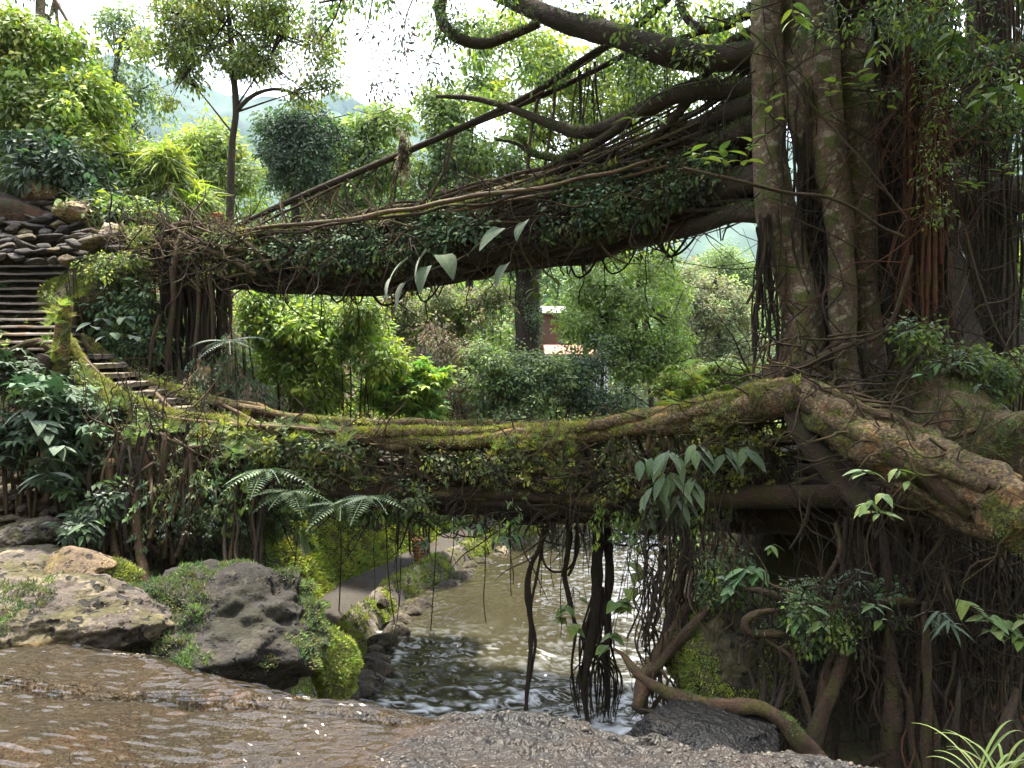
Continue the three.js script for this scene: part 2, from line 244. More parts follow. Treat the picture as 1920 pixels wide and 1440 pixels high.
function foliage(parent, name, lobes, kind, cols, count, size, o = {}) {   // lobes: [centre, rx, ry, rz]
  const { seed = 1, gap = -0.15, gapFreq = 1.1, shell = 0.35, mat = M.leaf, tilt = 0.7, vr = 0.28 } = o, r = rng(seed * 17 + 3), sets = C[kind].map(() => []);
  { const big = lobes; lobes = []; for (const [c, a, b, e] of big) { lobes.push([c, a * 0.78, b * 0.78, e * 0.78, 1]); const n = o.sub ?? 7; for (let i = 0; i < n; i++) { const q = V(r() * 2 - 1, r() * 1.7 - 0.7, r() * 2 - 1).normalize(), k = 0.55 + r() * 0.55, f = 0.28 + r() * 0.32; lobes.push([V(c.x + q.x * a * k, c.y + q.y * b * k, c.z + q.z * e * k), a * f, b * f * (0.7 + r() * 0.5), e * f, 0.75 + r() * 0.5]); } } }
  const vol = lobes.map(l => Math.pow(l[1] * l[2] * l[3], 0.75)), tot = vol.reduce((a, b) => a + b, 0);
  lobes.forEach((l, li) => { const n = Math.round(count * vol[li] / tot);
    for (let i = 0; i < n; i++) {
      const d = V(r() * 2 - 1, r() * 2 - 1, r() * 2 - 1); if (d.lengthSq() > 1) { i--; continue; } const len = d.length() || 1; d.multiplyScalar(lerp(len, 1, shell) * (0.9 + 0.5 * noise(d.x * 2.5 + li, d.y * 2.5, seed + d.z * 2.5)) / len);
      const p = V(l[0].x + d.x * l[1], l[0].y + d.y * l[2], l[0].z + d.z * l[3]);
      if (noise(p.x * gapFreq * 1.7 + seed, p.y * gapFreq * 1.7, p.z * gapFreq * 1.7) < gap) continue;
      const k = Math.floor(r() * sets.length); sets[k].push({ p, q: yaw(r, tilt), s: size * (0.7 + r() * 0.6), c: vary(pick(cols, r).map(v => v * l[4]), r, vr) });
    } });
  sets.forEach((s, i) => s.length && inst(name, C[kind][i], mat, s, parent));
}

// ---------------------------------------------------------------- terrain
const xl = d => piece(d, [[0, -2.5], [13, -2.45], [15, -2.1], [17, -1.3], [19, -0.4], [21, 0.6], [26, 2.6], [34, 5.5], [50, 12], [90, 40], [400, 200]]);
const xr = d => xl(d) + piece(d, [[0, 5.0], [13, 5.0], [21, 4.4], [60, 6]]);
function ground(x, z) {
  const d = -z, n = fbm(x * 0.35, 3, z * 0.35, 4), e = xl(d) - x, f = x - xr(d);
  let y;
  if (e > 0) { y = piece(e, [[0, -0.5], [0.25, 0.28], [0.5, 0.33], [1.35, 0.35], [2.2, 2.2], [4.2, 3.7], [5.6, 5.0], [7.5, 6.0], [10, 6.8], [16, 8.2], [30, 9.5], [80, 15], [200, 30], [600, 60]]); y -= 1.5 * smooth(2.4, 3.8, e) * (1 - smooth(10.4, 11.4, d)) * smooth(5, 8, d) * (1 - smooth(6.5, 9, e)); y += n * 0.5 * smooth(1.5, 5, e) + 2 * n * smooth(14, 60, e); }
  else if (f > 0) { const m = smooth(9.6, 10.8, d + 0.3 * n); y = lerp(piece(f, [[0, -0.5], [0.7, 0.6], [3, 0.9], [6, 1.3], [14, 5], [60, 26], [600, 60]]), piece(f, [[0, -0.5], [0.4, 1.2], [1.3, 3.6], [3, 4.45], [6, 4.7], [10, 6], [20, 11], [60, 32], [600, 66]]), m * (1 - smooth(17, 26, d)) + 0.0); y += n * 0.3 * smooth(0.5, 3, f) + 3.5 * n * smooth(14, 60, f); }
  else y = -0.6 + 0.25 * n;
  const near = (1 - smooth(6.3, 7.6, d + 0.25 * Math.max(0, x) - 0.12 * Math.max(0, -x))) ; // the rock ledge the photographer stands on lies over this
  y = lerp(y, Math.max(piece(Math.abs(x), [[0, 1.2], [3, 1.6], [6.5, 1.8], [9, 3.4], [14, 7], [40, 22], [200, 58], [600, 66]]), -0.5) + n * 0.3, near);
  if (d < 0) y = lerp(y, Math.max(y, 3 + Math.min(46, 1.1 * Math.max(0, -d - 5)) + 2 * n), smooth(2, 9, -d)); // the valley closes behind
  return Math.min(y, 62 + 6 * n);
}
{
  const N = 330, w = t => Math.sign(t) * (Math.abs(t) * 16 + Math.pow(Math.abs(t), 5) * 1150), pos = [], idx = [], uv = [], col = [];
  for (let j = 0; j <= N; j++) for (let i = 0; i <= N; i++) {
    const x = w(i / N * 2 - 1), z = -14 + w(j / N * 2 - 1); pos.push(x, ground(x, z), z); uv.push(x, z);
    const k = 0.55 + 0.35 * fbm(x * 0.8, 0, z * 0.8, 3), far = smooth(-0.05, 0.25, fbm(x * 0.45, 9, z * 0.45, 4)), gn = 0.5 + 0.5 * fbm(x * 0.1, 7, z * 0.1, 3); // earth and patches of turf
    col.push(lerp(k, 0.32 + 0.15 * gn, far), lerp(k * 0.95, 0.62 + 0.3 * gn, far), lerp(k * 0.85, 0.34, far));
    if (i && j) { const q = N + 1, b = j * q + i; idx.push(b - q - 1, b - 1, b - q, b - q, b - 1, b); }
  }
  struct('ground', geom(pos, idx, uv, col), M.soil);
}
{ // the blue ridge beyond the valley
  const ridge = (name, D, prof, amp, seed) => {
    const n = 220, m = 24, pos = [], idx = [], col = [];
    for (let j = 0; j <= m; j++) for (let i = 0; i <= n; i++) {
      const px = lerp(-900, 2800, i / n), top = P(px, prof(px), D * 1.37).y, t = j / m, x = (px - 960) / FPX * D, z = -D - t * 350 + 60 * fbm(i * 0.08, j * 0.3, seed, 3);
      const y = lerp(-20, top, Math.pow(t, 0.8)) + amp * t * (fbm(i * 0.35, j * 0.6, seed, 4) + 0.5 * Math.abs(noise(i * 1.7, j * 1.7, seed)));
      pos.push(x * (1 + t * 350 / D), y, z); const k = 0.7 + 0.5 * fbm(i * 0.5, j * 0.9, seed + 3, 3); col.push(0.05 * k, 0.1 * k, 0.05 * k);
      if (i && j) { const q = n + 1, b = j * q + i; idx.push(b - q - 1, b - q, b - 1, b - 1, b - q, b); }
    }
    struct(name, geom(pos, idx, pos.filter((_, i) => i % 3 < 2).map(v => v * 0.05), col), M.far);
  };
  ridge('hill', 950, px => piece(px, [[-900, 60], [0, 90], [200, 110], [330, 150], [500, 185], [640, 185], [760, 225], [900, 300], [1200, 330], [1500, 260], [2000, 160], [2800, 60]]), 26, 5);
}

// ---------------------------------------------------------------- river, stream and rock ledge
const slabTop = (x, d) => EYE - 1.6 - 0.15 * d;
const crest = x => piece(x, [[-9, 8.8], [-4.84, 7.4], [-3.1, 6.55], [-1.17, 5.3], [-0.38, 4.97], [0.135, 4.9], [0.6, 4.57], [1.43, 4.24], [2.5, 3.7], [6, 2.4]]) + 0.1 * fbm(x * 1.6, 4, 0, 3) + 0.05 * fbm(x * 6, 9, 0, 2);
function ledge(x, d) { // groove and low ridge that run across the rock, coarse knobs on the drier side
  const g = d - (5.35 - 0.3 * (x + 2.6) - 0.1 * noise(x * 1.5, 2, 0)), dry = smooth(-1.1, 0.2, x + 0.25 * fbm(x * 2, d * 2, 3, 3));
  return -0.13 * Math.exp(-g * g / 0.008) + 0.012 * Math.exp(-(g - 0.22) * (g - 0.22) / 0.02) + 0.05 * fbm(x * 1.8, d * 1.8, 11, 4) + (0.012 + 0.034 * dry) * fbm(x * 7, d * 9, 5, 3) + dry * (0.018 * Math.abs(noise(x * 13, d * 19, 6)) - 0.03 * smooth(0.35, 0.7, noise(x * 4, d * 5, 16))) + dry * 0.055 + 0.1 * fbm(x * 0.7, d * 0.9, 31, 2);
}
{
  const NX = 560, NS = 260, pos = [], idx = [], uv = [], col = [];
  for (let j = 0; j <= NS; j++) for (let i = 0; i <= NX; i++) {
    const x = lerp(-9, 5, i / NX), t = j / NS, c = crest(x); let d, y;
    if (t < 0.8) { d = lerp(-3, c, Math.pow(t / 0.8, 0.55)); y = slabTop(x, d) + ledge(x, d) - 0.1 * smooth(c - 0.35, c, d); }
    else { const a = (t - 0.8) / 0.2; d = c + 0.45 * Math.sin(a * 1.57) + 0.12 * fbm(x * 2, a * 5, 1, 3) * Math.min(1, a * 6); y = slabTop(x, c) + ledge(x, c) - 0.1 - a * a * 3.2 - 0.03 * a; }
    pos.push(x, y, -d); uv.push(x, t < 0.8 ? d : d + (t - 0.8) * 14);
    const dry = smooth(-1.1, 0.2, x + 0.25 * fbm(x * 2, d * 2, 3, 3)), k = 0.62 + 0.35 * fbm(x * 2.2, d * 2.2, 77, 3); col.push(lerp(0.95, 0.8, dry) * k, lerp(0.85, 0.78, dry) * k, lerp(0.62, 0.85, dry) * k);
    if (i && j) { const q = NX + 1, b = j * q + i; idx.push(b - q - 1, b - q, b - 1, b - 1, b - q, b); }
  }
  const m = struct('rock_ledge', geom(pos, idx, uv, col), M.wetRock); m.userData.label = 'wet brown rock ledge in the foreground';
}
{ // thin film of running water over the ledge
  const NX = 520, NS = 400, pos = [], idx = [], uv = [];
  for (let j = 0; j <= NS; j++) for (let i = 0; i <= NX; i++) {
    const x = lerp(-8.5, 0.9, i / NX), c = crest(x) - 0.02, d = lerp(2.9, c, Math.pow(j / NS, 0.85));
    const w = d + 0.22 * x, rip = Math.abs(noise(x * 4.5 + w * 1.5, w * 15, 0.5)) * 0.5 + 0.5 * noise(x * 9 - w * 4, w * 26, 9);
    const dry = smooth(-1.1, 0.2, x + 0.25 * fbm(x * 2, d * 2, 3, 3)), y = slabTop(x, d) + 0.04 - 0.075 * dry + 0.035 * fbm(x * 1.8, d * 1.8, 11, 2) + 0.1 * fbm(x * 0.7, d * 0.9, 31, 2) + rip * 0.04 * (0.4 + 0.6 * smooth(-0.3, 0.3, noise(x * 0.9, d * 1.1, 44))) - 0.1 * smooth(c - 0.35, c, d);
    pos.push(x, y, -d); uv.push(x, d);
    if (i && j) { const q = NX + 1, b = j * q + i; idx.push(b - q - 1, b - q, b - 1, b - 1, b - q, b); }
  }
  M.film = new THREE.MeshPhysicalMaterial({ color: lin(0.9, 0.82, 0.7), roughness: 0.06, transmission: 1, thickness: 0, ior: 1.33 });
  struct('stream_water', geom(pos, idx, uv), M.film);
}
{ // the river under the bridge: murky olive water, broken rapids near the ledge
  const pos = [], idx = [], uv = [], col = [], NX = 190, ND = 760;
  const rows = []; for (let j = 0; j <= ND; j++) rows.push(6 + Math.pow(j / ND, 1.6) * 50);
  for (let j = 0; j <= ND; j++) for (let i = 0; i <= NX; i++) {
    const d = rows[j], a = xl(d) - 0.5, b = xr(d) + 0.8, x = lerp(a, b, i / NX), rap = 1 - smooth(11.8, 15.2, d + 1.6 * fbm(x * 0.5, d * 0.4, 8, 2));
    const fx = x + 0.3 * fbm(x, d, 3, 2), fd = d + 0.35 * fbm(x * 1.2, d * 0.8, 4, 2), ch = fbm(fx * 0.9 + fd * 0.3, fd * 1.5, 2, 3), w1 = 1 - Math.abs(noise(fx * 2.2 + fd * 0.6, fd * 4.5, 5)) * 1.6, w2 = 1 - Math.abs(noise(fx * 5 - fd, fd * 10, 6)) * 1.6, w3 = noise(fx * 13, fd * 20, 7);
    const y = rap * (0.06 * ch + 0.03 * w1 + 0.017 * w2 + 0.007 * w3) + (1 - rap) * (0.014 * ch + 0.011 * w2 + 0.005 * w3) + 0.10 * smooth(12, 16, d);
    pos.push(x, y, -d); uv.push(x, d);
    const turb = rap * (0.2 + 0.85 * smooth(-0.1, 0.25, ch + 0.3 * (1 - smooth(9.6, 11.3, d)))), side = smooth(1.0, 2.2, x) * (1 - smooth(15, 20, d)) * 0.5;
    const fo = clamp((turb + side) * smooth(0.35, 0.95, 0.5 * w1 + 0.35 * w2 + 0.3 * w3 + 0.25 * (1 - smooth(9.6, 11, d)) * smooth(-0.6, 0.8, x)));
    const k = 0.8 + 0.4 * fbm(x * 0.8, d * 0.5, 14, 3); col.push(lerp(0.05 * k, 0.58, fo), lerp(0.044 * k, 0.61, fo), lerp(0.026 * k, 0.64, fo));
    if (i && j) { const q = NX + 1, c = j * q + i; idx.push(c - q - 1, c - q, c - 1, c - 1, c - q, c); }
  }
  M.river = new THREE.MeshPhysicalMaterial({ vertexColors: true, roughness: 0.1, ior: 1.33, clearcoat: 0.4, clearcoatRoughness: 0.05 });
  struct('river_water', geom(pos, idx, uv, col), M.river);
}
console.log('terrain done');
// ---------------------------------------------------------------- moss and plants on surfaces
function mossOn(parent, g, n, cols, o = {}) {                      // tufts of moss growing on a part's geometry (world metres)
  const { seed = 1, up = 0.1, size = 1, kind = 'moss', gap = -0.1, freq = 2, lift = 0, name = 'moss', mat = M.leafMatte, face = null } = o, r = rng(seed * 13 + 5), s = g.index ? g.toNonIndexed() : g, p = s.attributes.position;
  const cum = []; let tot = 0; const a = V(0, 0, 0), b = V(0, 0, 0), c = V(0, 0, 0);
  for (let i = 0; i < p.count; i += 3) { a.fromBufferAttribute(p, i); b.fromBufferAttribute(p, i + 1).sub(a); c.fromBufferAttribute(p, i + 2).sub(a); b.cross(c); const ar = b.length(); tot += ar * (b.y / (ar || 1) > up && (!face || b.dot(face) > 0) ? 1 : 0); cum.push(tot); }
  const sets = C[kind].map(() => []);
  for (let k = 0; k < n && tot > 0; k++) {
    const q = r() * tot; let lo = 0, hi = cum.length - 1; while (lo < hi) { const m = (lo + hi) >> 1; cum[m] < q ? lo = m + 1 : hi = m; }
    a.fromBufferAttribute(p, lo * 3); b.fromBufferAttribute(p, lo * 3 + 1); c.fromBufferAttribute(p, lo * 3 + 2); let u = r(), v = r(); if (u + v > 1) { u = 1 - u; v = 1 - v; }
    const pt = a.clone().addScaledVector(b.clone().sub(a), u).addScaledVector(c.clone().sub(a), v), nn = b.clone().sub(a).cross(c.clone().sub(a)).normalize();
    if (noise(pt.x * freq + seed, pt.y * freq, pt.z * freq) < gap) continue;
    pt.addScaledVector(nn, lift); sets[Math.floor(r() * sets.length)].push({ p: pt, q: along(nn.lerp(V(0, 1, 0), 0.25), r), s: size * (0.6 + r() * 0.8), c: vary(pick(cols, r), r, 0.3) });
  }
  sets.forEach((st, i) => st.length && inst(name, C[kind][i], mat, st, parent));
}
function boulder(name, label, px, py, d, rx, ry, o = {}) {         // pixel radii at that depth
  const k = S(d), c = P(px, py, d), t = thing(name, label, 'boulder', V(c.x, c.y - ry * k, c.z), o.group);
  const g = rock(c, rx * k, ry * k, (o.rz ?? rx) * k, { detail: 28, ...o }); part('stone', g, o.mat ?? M.rock, t);
  if (o.moss) mossOn(t, g, o.moss, o.mossCols ?? [G.olive, G.mid, G.deep], { seed: o.seed ?? 1, up: o.up ?? 0.2, gap: o.gap ?? 0, size: o.mossSize ?? 0.8, kind: o.mossKind ?? 'moss' });
  return t;
}
// ---------------------------------------------------------------- left bank: boulders at the water
boulder('boulder', 'large pale lichen-patched boulder at the left edge above the running water', 95, 1165, 7.3, 190, 95, { seed: 3, rz: 150, rough: 0.26, fine: 0.08, tint: [0.4, 0.37, 0.34], moss: 900, gap: 0.3 });
boulder('boulder', 'big dark wet boulder with a mossy right end between stream and river', 440, 1195, 8.2, 205, 125, { seed: 8, rz: 170, rough: 0.34, fine: 0.09, tint: [0.1, 0.097, 0.09], moss: 1900, gap: 0.05, up: -0.1, cut: 0.35 });
boulder('boulder', 'narrow bright green mossy stone leaning beside the dark boulder', 625, 1250, 8.3, 42, 75, { seed: 12, rough: 0.3, tint: [0.5, 0.5, 0.35], moss: 1800, gap: -0.6, up: -0.8, mossCols: [G.lime, G.bright, G.olive] });
boulder('boulder', 'flat tan slab stone lying behind the pale boulder', 145, 1060, 8.6, 62, 34, { seed: 17, rough: 0.25, tint: [0.7, 0.57, 0.4], cut: 0.5 });
boulder('boulder', 'low flat grey stone at the left edge behind the pale boulder', 25, 1070, 8.8, 105, 42, { seed: 19, rough: 0.2, tint: [0.55, 0.52, 0.48], moss: 200, gap: 0.2 });
boulder('boulder', 'small moss-topped stone at the foot of the root curtain', 222, 1085, 8.7, 36, 26, { seed: 23, tint: [0.6, 0.6, 0.5], moss: 500, gap: -0.5, mossCols: [G.lime, G.olive] });
boulder('boulder', 'dark stone wedged under the leafy bank left of the root curtain', 60, 1005, 9.6, 60, 34, { seed: 29, tint: [0.5, 0.48, 0.45] });
// white water where the stream spills past the boulders
{
  const r = rng(77), list = [];
  for (const [px, py, d, w, h, n] of [[245, 1228, 6.75, 30, 9, 90], [555, 1308, 5.95, 26, 9, 70], [640, 1322, 5.7, 22, 6, 50], [225, 1226, 6.8, 18, 5, 60]]) for (let i = 0; i < n; i++) { const p = P(px + (r() - 0.5) * 2 * w, py + (r() - 0.2) * h * 0.8, d + (r() - 0.5) * 0.25); list.push({ p, q: yaw(r, 1), s: 0.003 + r() * r() * 0.011, c: [1, 1, 1] }); }
  const g = new THREE.IcosahedronGeometry(1, 1); M.foam = std({ vertexColors: false, color: lin(0.5, 0.52, 0.54), roughness: 0.4 });
  const f = inst(numbered('foam'), g, M.foam, list); f.userData.label = 'white foam where the stream spills between the boulders'; scene.add(f);
}
{ // grit and small pebbles caught on the drier part of the ledge
  const r = rng(177), list = [], g = rock(V(0, 0, 0), 1, 0.6, 0.85, { detail: 1, seed: 2, rough: 0.3 });
  for (let i = 0; i < 5200; i++) { const x = -1.6 + Math.sqrt(r()) * 4.2, d = crest(x) - Math.pow(r(), 1.2) * 1.9; if (noise(x * 3, d * 3, 5) < -0.25 || x < -0.7 + 0.5 * noise(x * 2, d * 2, 1)) continue; list.push({ p: V(x, slabTop(x, d) + ledge(x, d) - 0.1 * smooth(crest(x) - 0.35, crest(x), d), -d), q: yaw(r, 0.5), s: 0.004 + Math.pow(r(), 4) * 0.018, c: vary(pick([[0.03, 0.024, 0.018], [0.05, 0.04, 0.03], [0.022, 0.019, 0.016], [0.065, 0.052, 0.04]], r), r, 0.3) }); }
  const o = inst(numbered('grit'), g, std({ vertexColors: true, roughness: 0.6 }), list); o.userData.label = 'grit and small pebbles on the drier rock ledge'; scene.add(o);
}
// dry-stone rubble: wall above the stairs and tumbled stones under the left bank
function stoneHeap(name, label, rows, o) {
  const r = rng(o.seed), geos = [1, 2, 3, 4, 5, 6].map(s => rock(V(0, 0, 0), 1, 0.72, 0.9, { detail: 3, seed: s * 3 + o.seed, rough: 0.36, cut: 0.6, fine: 0.06 }));
  const c0 = P(...o.at), t = thing(name, label, o.cat, c0), tints = o.tints.map(c => std({ map: T.rock, bumpMap: T.rockBump, bumpScale: 0.03, color: lin(...c) }));
  for (const [px, py, d, w, h] of rows) { const m = new THREE.Mesh(pick(geos, r), pick(tints, r)), p = P(px, py, d), k = S(d); m.name = 'stone'; m.castShadow = m.receiveShadow = true; m.position.copy(p).sub(c0); const z = 0.8 + r() * 0.5; m.scale.set(w * k / 2 * 1.15 * z, h * k / 2 * 1.35 * (1.7 - z * 0.7), w * k / 2); m.rotation.set((r() - 0.5) * 0.5, (r() - 0.5) * 1.2, (r() - 0.5) * 0.35); t.add(m); }
  return t;
}
{
  const r = rng(5), rows = [];
  for (let j = 0; j < 9; j++) { const y = 382 + j * 13, x1 = 95 + j * 17; for (let x = -60; x < x1; x += 22 + r() * 16) { rows.push([x + r() * 8, y + (r() - 0.5) * 7, 14.9 - j * 0.2 + r() * 0.15, 30 + r() * 18, 18 + r() * 8]); } }
  rows.push([172, 452, 13.3, 66, 40], [137, 458, 13.1, 36, 26], [214, 466, 13.4, 40, 26]);
  const w = stoneHeap('rubble_wall', 'rubble stone wall stacked above the stone stairs', rows, { at: [70, 490, 14], seed: 6, cat: 'wall', tints: [[0.4, 0.4, 0.46], [0.3, 0.3, 0.34], [0.5, 0.48, 0.48], [0.6, 0.55, 0.42], [0.24, 0.24, 0.27]] });
  // earth core behind the stones
  const core = rock(P(20, 452, 15.6), 2.3, 1.0, 1.2, { detail: 10, seed: 4, tint: [0.35, 0.3, 0.25] }); part('earth_core', core, M.soil, w);
  const r2 = rng(15), rows2 = [];
  for (let j = 0; j < 9; j++) for (let x = -60; x < 150 - j * 2; x += 26 + r2() * 18) rows2.push([x + r2() * 10, 882 + j * 18 + (r2() - 0.5) * 8, 10.6 - j * 0.12 + r2() * 0.2, 36 + r2() * 20, 24 + r2() * 10]);
  const w2 = stoneHeap('rubble_bank', 'dark tumbled stones under the big-leaved plants at the left edge', rows2, { at: [50, 1030, 10], seed: 16, cat: 'stones', tints: [[0.34, 0.29, 0.26], [0.25, 0.23, 0.21], [0.42, 0.36, 0.3], [0.3, 0.27, 0.18]] });
  part('earth_core', rock(P(20, 965, 11.7), 1.7, 0.85, 1.0, { detail: 10, seed: 9, tint: [0.3, 0.25, 0.2] }), M.soil, w2);
}
boulder('boulder', 'rounded pinkish boulder on top of the rubble wall', 78, 362, 15, 38, 24, { seed: 31, tint: [1.2, 1.05, 0.95] });
boulder('boulder', 'tilted tan boulder at the right end of the rubble wall top', 148, 400, 14.6, 40, 24, { seed: 33, tint: [1.05, 0.9, 0.72], turn: 0.3, moss: 120 });
boulder('boulder', 'dark boulder strewn with dry leaves among the bushes upper left', 226, 288, 18, 42, 42, { seed: 37, tint: [0.55, 0.5, 0.45], moss: 260, gap: 0.1, up: 0, mossKind: 'small', mossCols: [G.dry, G.olive], mossSize: 0.7 });
boulder('boulder', 'smooth grey boulder beside the start of the upper bridge', 218, 446, 13.9, 34, 24, { seed: 39, tint: [0.9, 0.82, 0.75] });
boulder('boulder', 'mossy rounded rock mound right of the stone stairs', 195, 566, 13.9, 110, 84, { seed: 43, rz: 90, tint: [0.5, 0.5, 0.35], rough: 0.15, moss: 2600, gap: -0.25, up: -0.4, mossCols: [G.olive, G.lime, G.mid], mossSize: 1.1 });
// stone stairs
{
  const t = thing('stone_stairs', 'weathered stone stairs climbing at the left edge', 'stairs', P(40, 660, 12));
  const slab = (w, h, dz, cx, cy, cz, sd, tint) => { const g = new THREE.BoxGeometry(w, h, dz, 18, 2, 3), p = g.attributes.position, col = []; for (let k = 0; k < p.count; k++) { const X = p.getX(k), Y = p.getY(k), Z = p.getZ(k), bev = Y > h * 0.4 && Z > dz * 0.4 ? 0.35 * h : 0; p.setXYZ(k, cx + X, cy + Y - bev * 0.5 + 0.022 * fbm(X * 3 + sd * 7, Z * 4, 1, 3), cz + Z - bev + 0.035 * fbm(X * 2.5 + sd * 3, Y * 5, 2, 3)); const c = tint * (1 + 0.45 * fbm(X * 2 + sd * 5, Y, Z * 3, 3)); col.push(c, c * 0.97, c * 0.97); } g.setAttribute('color', new THREE.Float32BufferAttribute(col, 3)); g.computeVertexNormals(); return boxUV(g); };
  for (let i = 0; i < 13; i++) {
    const py = 655 - i * 14.2, d = 12.0 + i * 0.25, a = P(-60, py, d), b = P(130 - i * 1.2, py + 3, d), w = b.x - a.x;
    part('riser', slab(w, 0.12, 0.3, (a.x + b.x) / 2, a.y - 0.1, a.z - 0.2, i + 40, 0.4), M.rock, t); part('tread', slab(w + 0.06, 0.042, 0.4, (a.x + b.x) / 2, a.y, a.z - 0.14, i, 3.0), M.concrete, t);
  }
}
// concrete footpath and low mossy wall along the river
{
  const strip = (e0, e1, y0, y1, d0, d1, h) => { const pos = [], idx = [], uv = [], col = [], n = 90, m = 8; for (let i = 0; i <= n; i++) for (let j = 0; j <= m; j++) { const d = lerp(d0, d1, i / n), e = lerp(e0, e1, j / m), x = xl(d) - e, hh = h * Math.sin(Math.PI * clamp(j / m)) ** 0.4; pos.push(x, lerp(y0, y1, j / m) + hh * (1 + 0.3 * fbm(x * 3, d * 3, 4, 3)) + 0.015 * fbm(x * 5, d * 5, 1, 3), -d); uv.push(x, d); const c = 0.75 + 0.3 * fbm(x * 1.5, d * 1.5, 2, 3); col.push(c, c, c); if (i && j) { const q = m + 1, b = i * q + j; idx.push(b - q - 1, b - 1, b - q, b - q, b - 1, b); } } return geom(pos, idx, uv, col); };
  struct('footpath', strip(0.42, 1.4, 0.4, 0.42, 9.5, 24, 0.0), M.concrete);
  const t = thing('low_wall', 'low mossy kerb wall between footpath and river', 'wall', V(xl(14) - 0.2, 0, -14)), g = strip(-0.12, 0.45, -0.3, 0.36, 9.5, 24, 0.34); part('wall_body', g, M.rock, t);
  mossOn(t, g, 2600, [G.lime, G.bright, G.olive], { seed: 4, up: -0.2, gap: -0.15, freq: 1.2, size: 1.2 });
  const r = rng(41); // stones at the water's edge
  for (let i = 0; i < 26; i++) { const d = 10.6 + i * 0.36 + r() * 0.3, sz = 0.1 + r() * 0.14; const m = solo('shore_stone', rock(V(xl(d) + 0.12 + r() * 0.25, 0.05, -d), sz * 1.3, sz * 0.8, sz, { detail: 5, seed: i + 60, tint: [0.3, 0.29, 0.27] }), M.rock, 'small grey stone in the row along the low mossy wall', 'stone', 'stones along the foot of the low wall'); }
}
boulder('river_stone', 'pale flat stone standing in the far river', 940, 1063, 18, 34, 12, { seed: 51, tint: [1.0, 0.98, 1.05] });
boulder('river_stone', 'upright pale stone on the far river bank', 945, 1038, 18.8, 20, 18, { seed: 52, tint: [1.0, 0.95, 0.9] });
boulder('river_stone', 'small white stone in mid river', 932, 1135, 15.2, 11, 9, { seed: 53, tint: [1.35, 1.3, 1.3] });
boulder('river_stone', 'thin flat stone just breaking the water below the white stone', 935, 1152, 15, 34, 5, { seed: 54, tint: [0.7, 0.66, 0.6] });
boulder('river_stone', 'dark wet stone at the left water edge below the path', 640, 1225, 12.2, 30, 18, { seed: 55, tint: [0.3, 0.28, 0.26] });
boulder('river_stone', 'dark angular stone on the edge of the footpath', 717, 1132, 13.8, 12, 12, { seed: 56, tint: [0.25, 0.23, 0.22] });
// mossy embankment behind the path: hanging moss and small ferns
{
  const r = rng(91), sets = [[], []], s2 = [[], []];
  for (let i = 0; i < 14000; i++) { const d = 10.5 + r() * 15, e = 1.3 + Math.pow(r(), 1.3) * 2.6, x = xl(d) - e, y = ground(x, -d); if (noise(x * 1.3, y * 1.6, d * 1.3) < -0.3) continue; sets[i & 1].push({ p: V(x, y, -d), q: along(V(0.7, 0.5, 0.3 * (r() - 0.5)), r), s: 1 + r() * 1.3, c: vary(pick([G.lime, G.lime, G.olive, G.bright], r), r, 0.35) }); }
  sets.forEach((s, i) => { const o = inst(numbered('embankment_moss'), C.moss[i], M.leafMatte, s); o.userData.label = 'yellow-green moss hanging on the embankment above the footpath'; scene.add(o); });
  for (let i = 0; i < 1500; i++) { const d = 10.5 + r() * 13, e = 1.5 + r() * 3.2, x = xl(d) - e; s2[i & 1].push({ p: V(x, ground(x, -d) + 0.05, -d), q: along(V(0.5, 0.8, 0), r), s: 0.7 + r() * 0.6, c: vary(pick([G.bright, G.mid, G.lime, G.deep], r), r, 0.35) }); }
  s2.forEach((s, i) => { const o = inst(numbered('embankment_plants'), C.hang[i], M.leaf, s); o.userData.label = 'small trailing plants on the embankment above the footpath'; scene.add(o); });
}
// woven litter baskets
function basket(label, px, py, d, w, h, tint) {
  const k = S(d), b = P(px, py, d), t = thing('woven_basket', label, 'basket', b, 'woven baskets'), R = w * k / 2, Hh = h * k, mt = std({ vertexColors: false, color: lin(...tint), roughness: 0.8 });
  const rings = []; for (let i = 0; i <= 7; i++) rings.push(new THREE.TorusGeometry(R * (0.72 + 0.28 * i / 7), R * 0.09, 5, 22).rotateX(Math.PI / 2).translate(b.x, b.y + Hh * i / 7, b.z));
  part('weave', mergeGeometries(rings), mt, t); const sl = []; for (let i = 0; i < 18; i++) { const a = i / 18 * 6.283; sl.push(tube([V(b.x + Math.cos(a) * R * 0.7, b.y, b.z + Math.sin(a) * R * 0.7), V(b.x + Math.cos(a) * R, b.y + Hh, b.z + Math.sin(a) * R)], R * 0.07, { seg: 4, rough: 0 })); }
  part('stakes', mergeGeometries(sl), M.pole, t); part('liner', new THREE.CylinderGeometry(R * 0.93, R * 0.66, Hh * 0.96, 20, 1, false).translate(b.x, b.y + Hh * 0.48, b.z), mt, t);
}
basket('orange woven basket standing on the footpath under the lower bridge', 785, 1052, 16.6, 22, 42, [0.45, 0.2, 0.07]);
basket('orange woven basket behind the left landing of the upper bridge', 408, 428, 15.5, 22, 26, [0.5, 0.2, 0.08]);
console.log('left bank done');
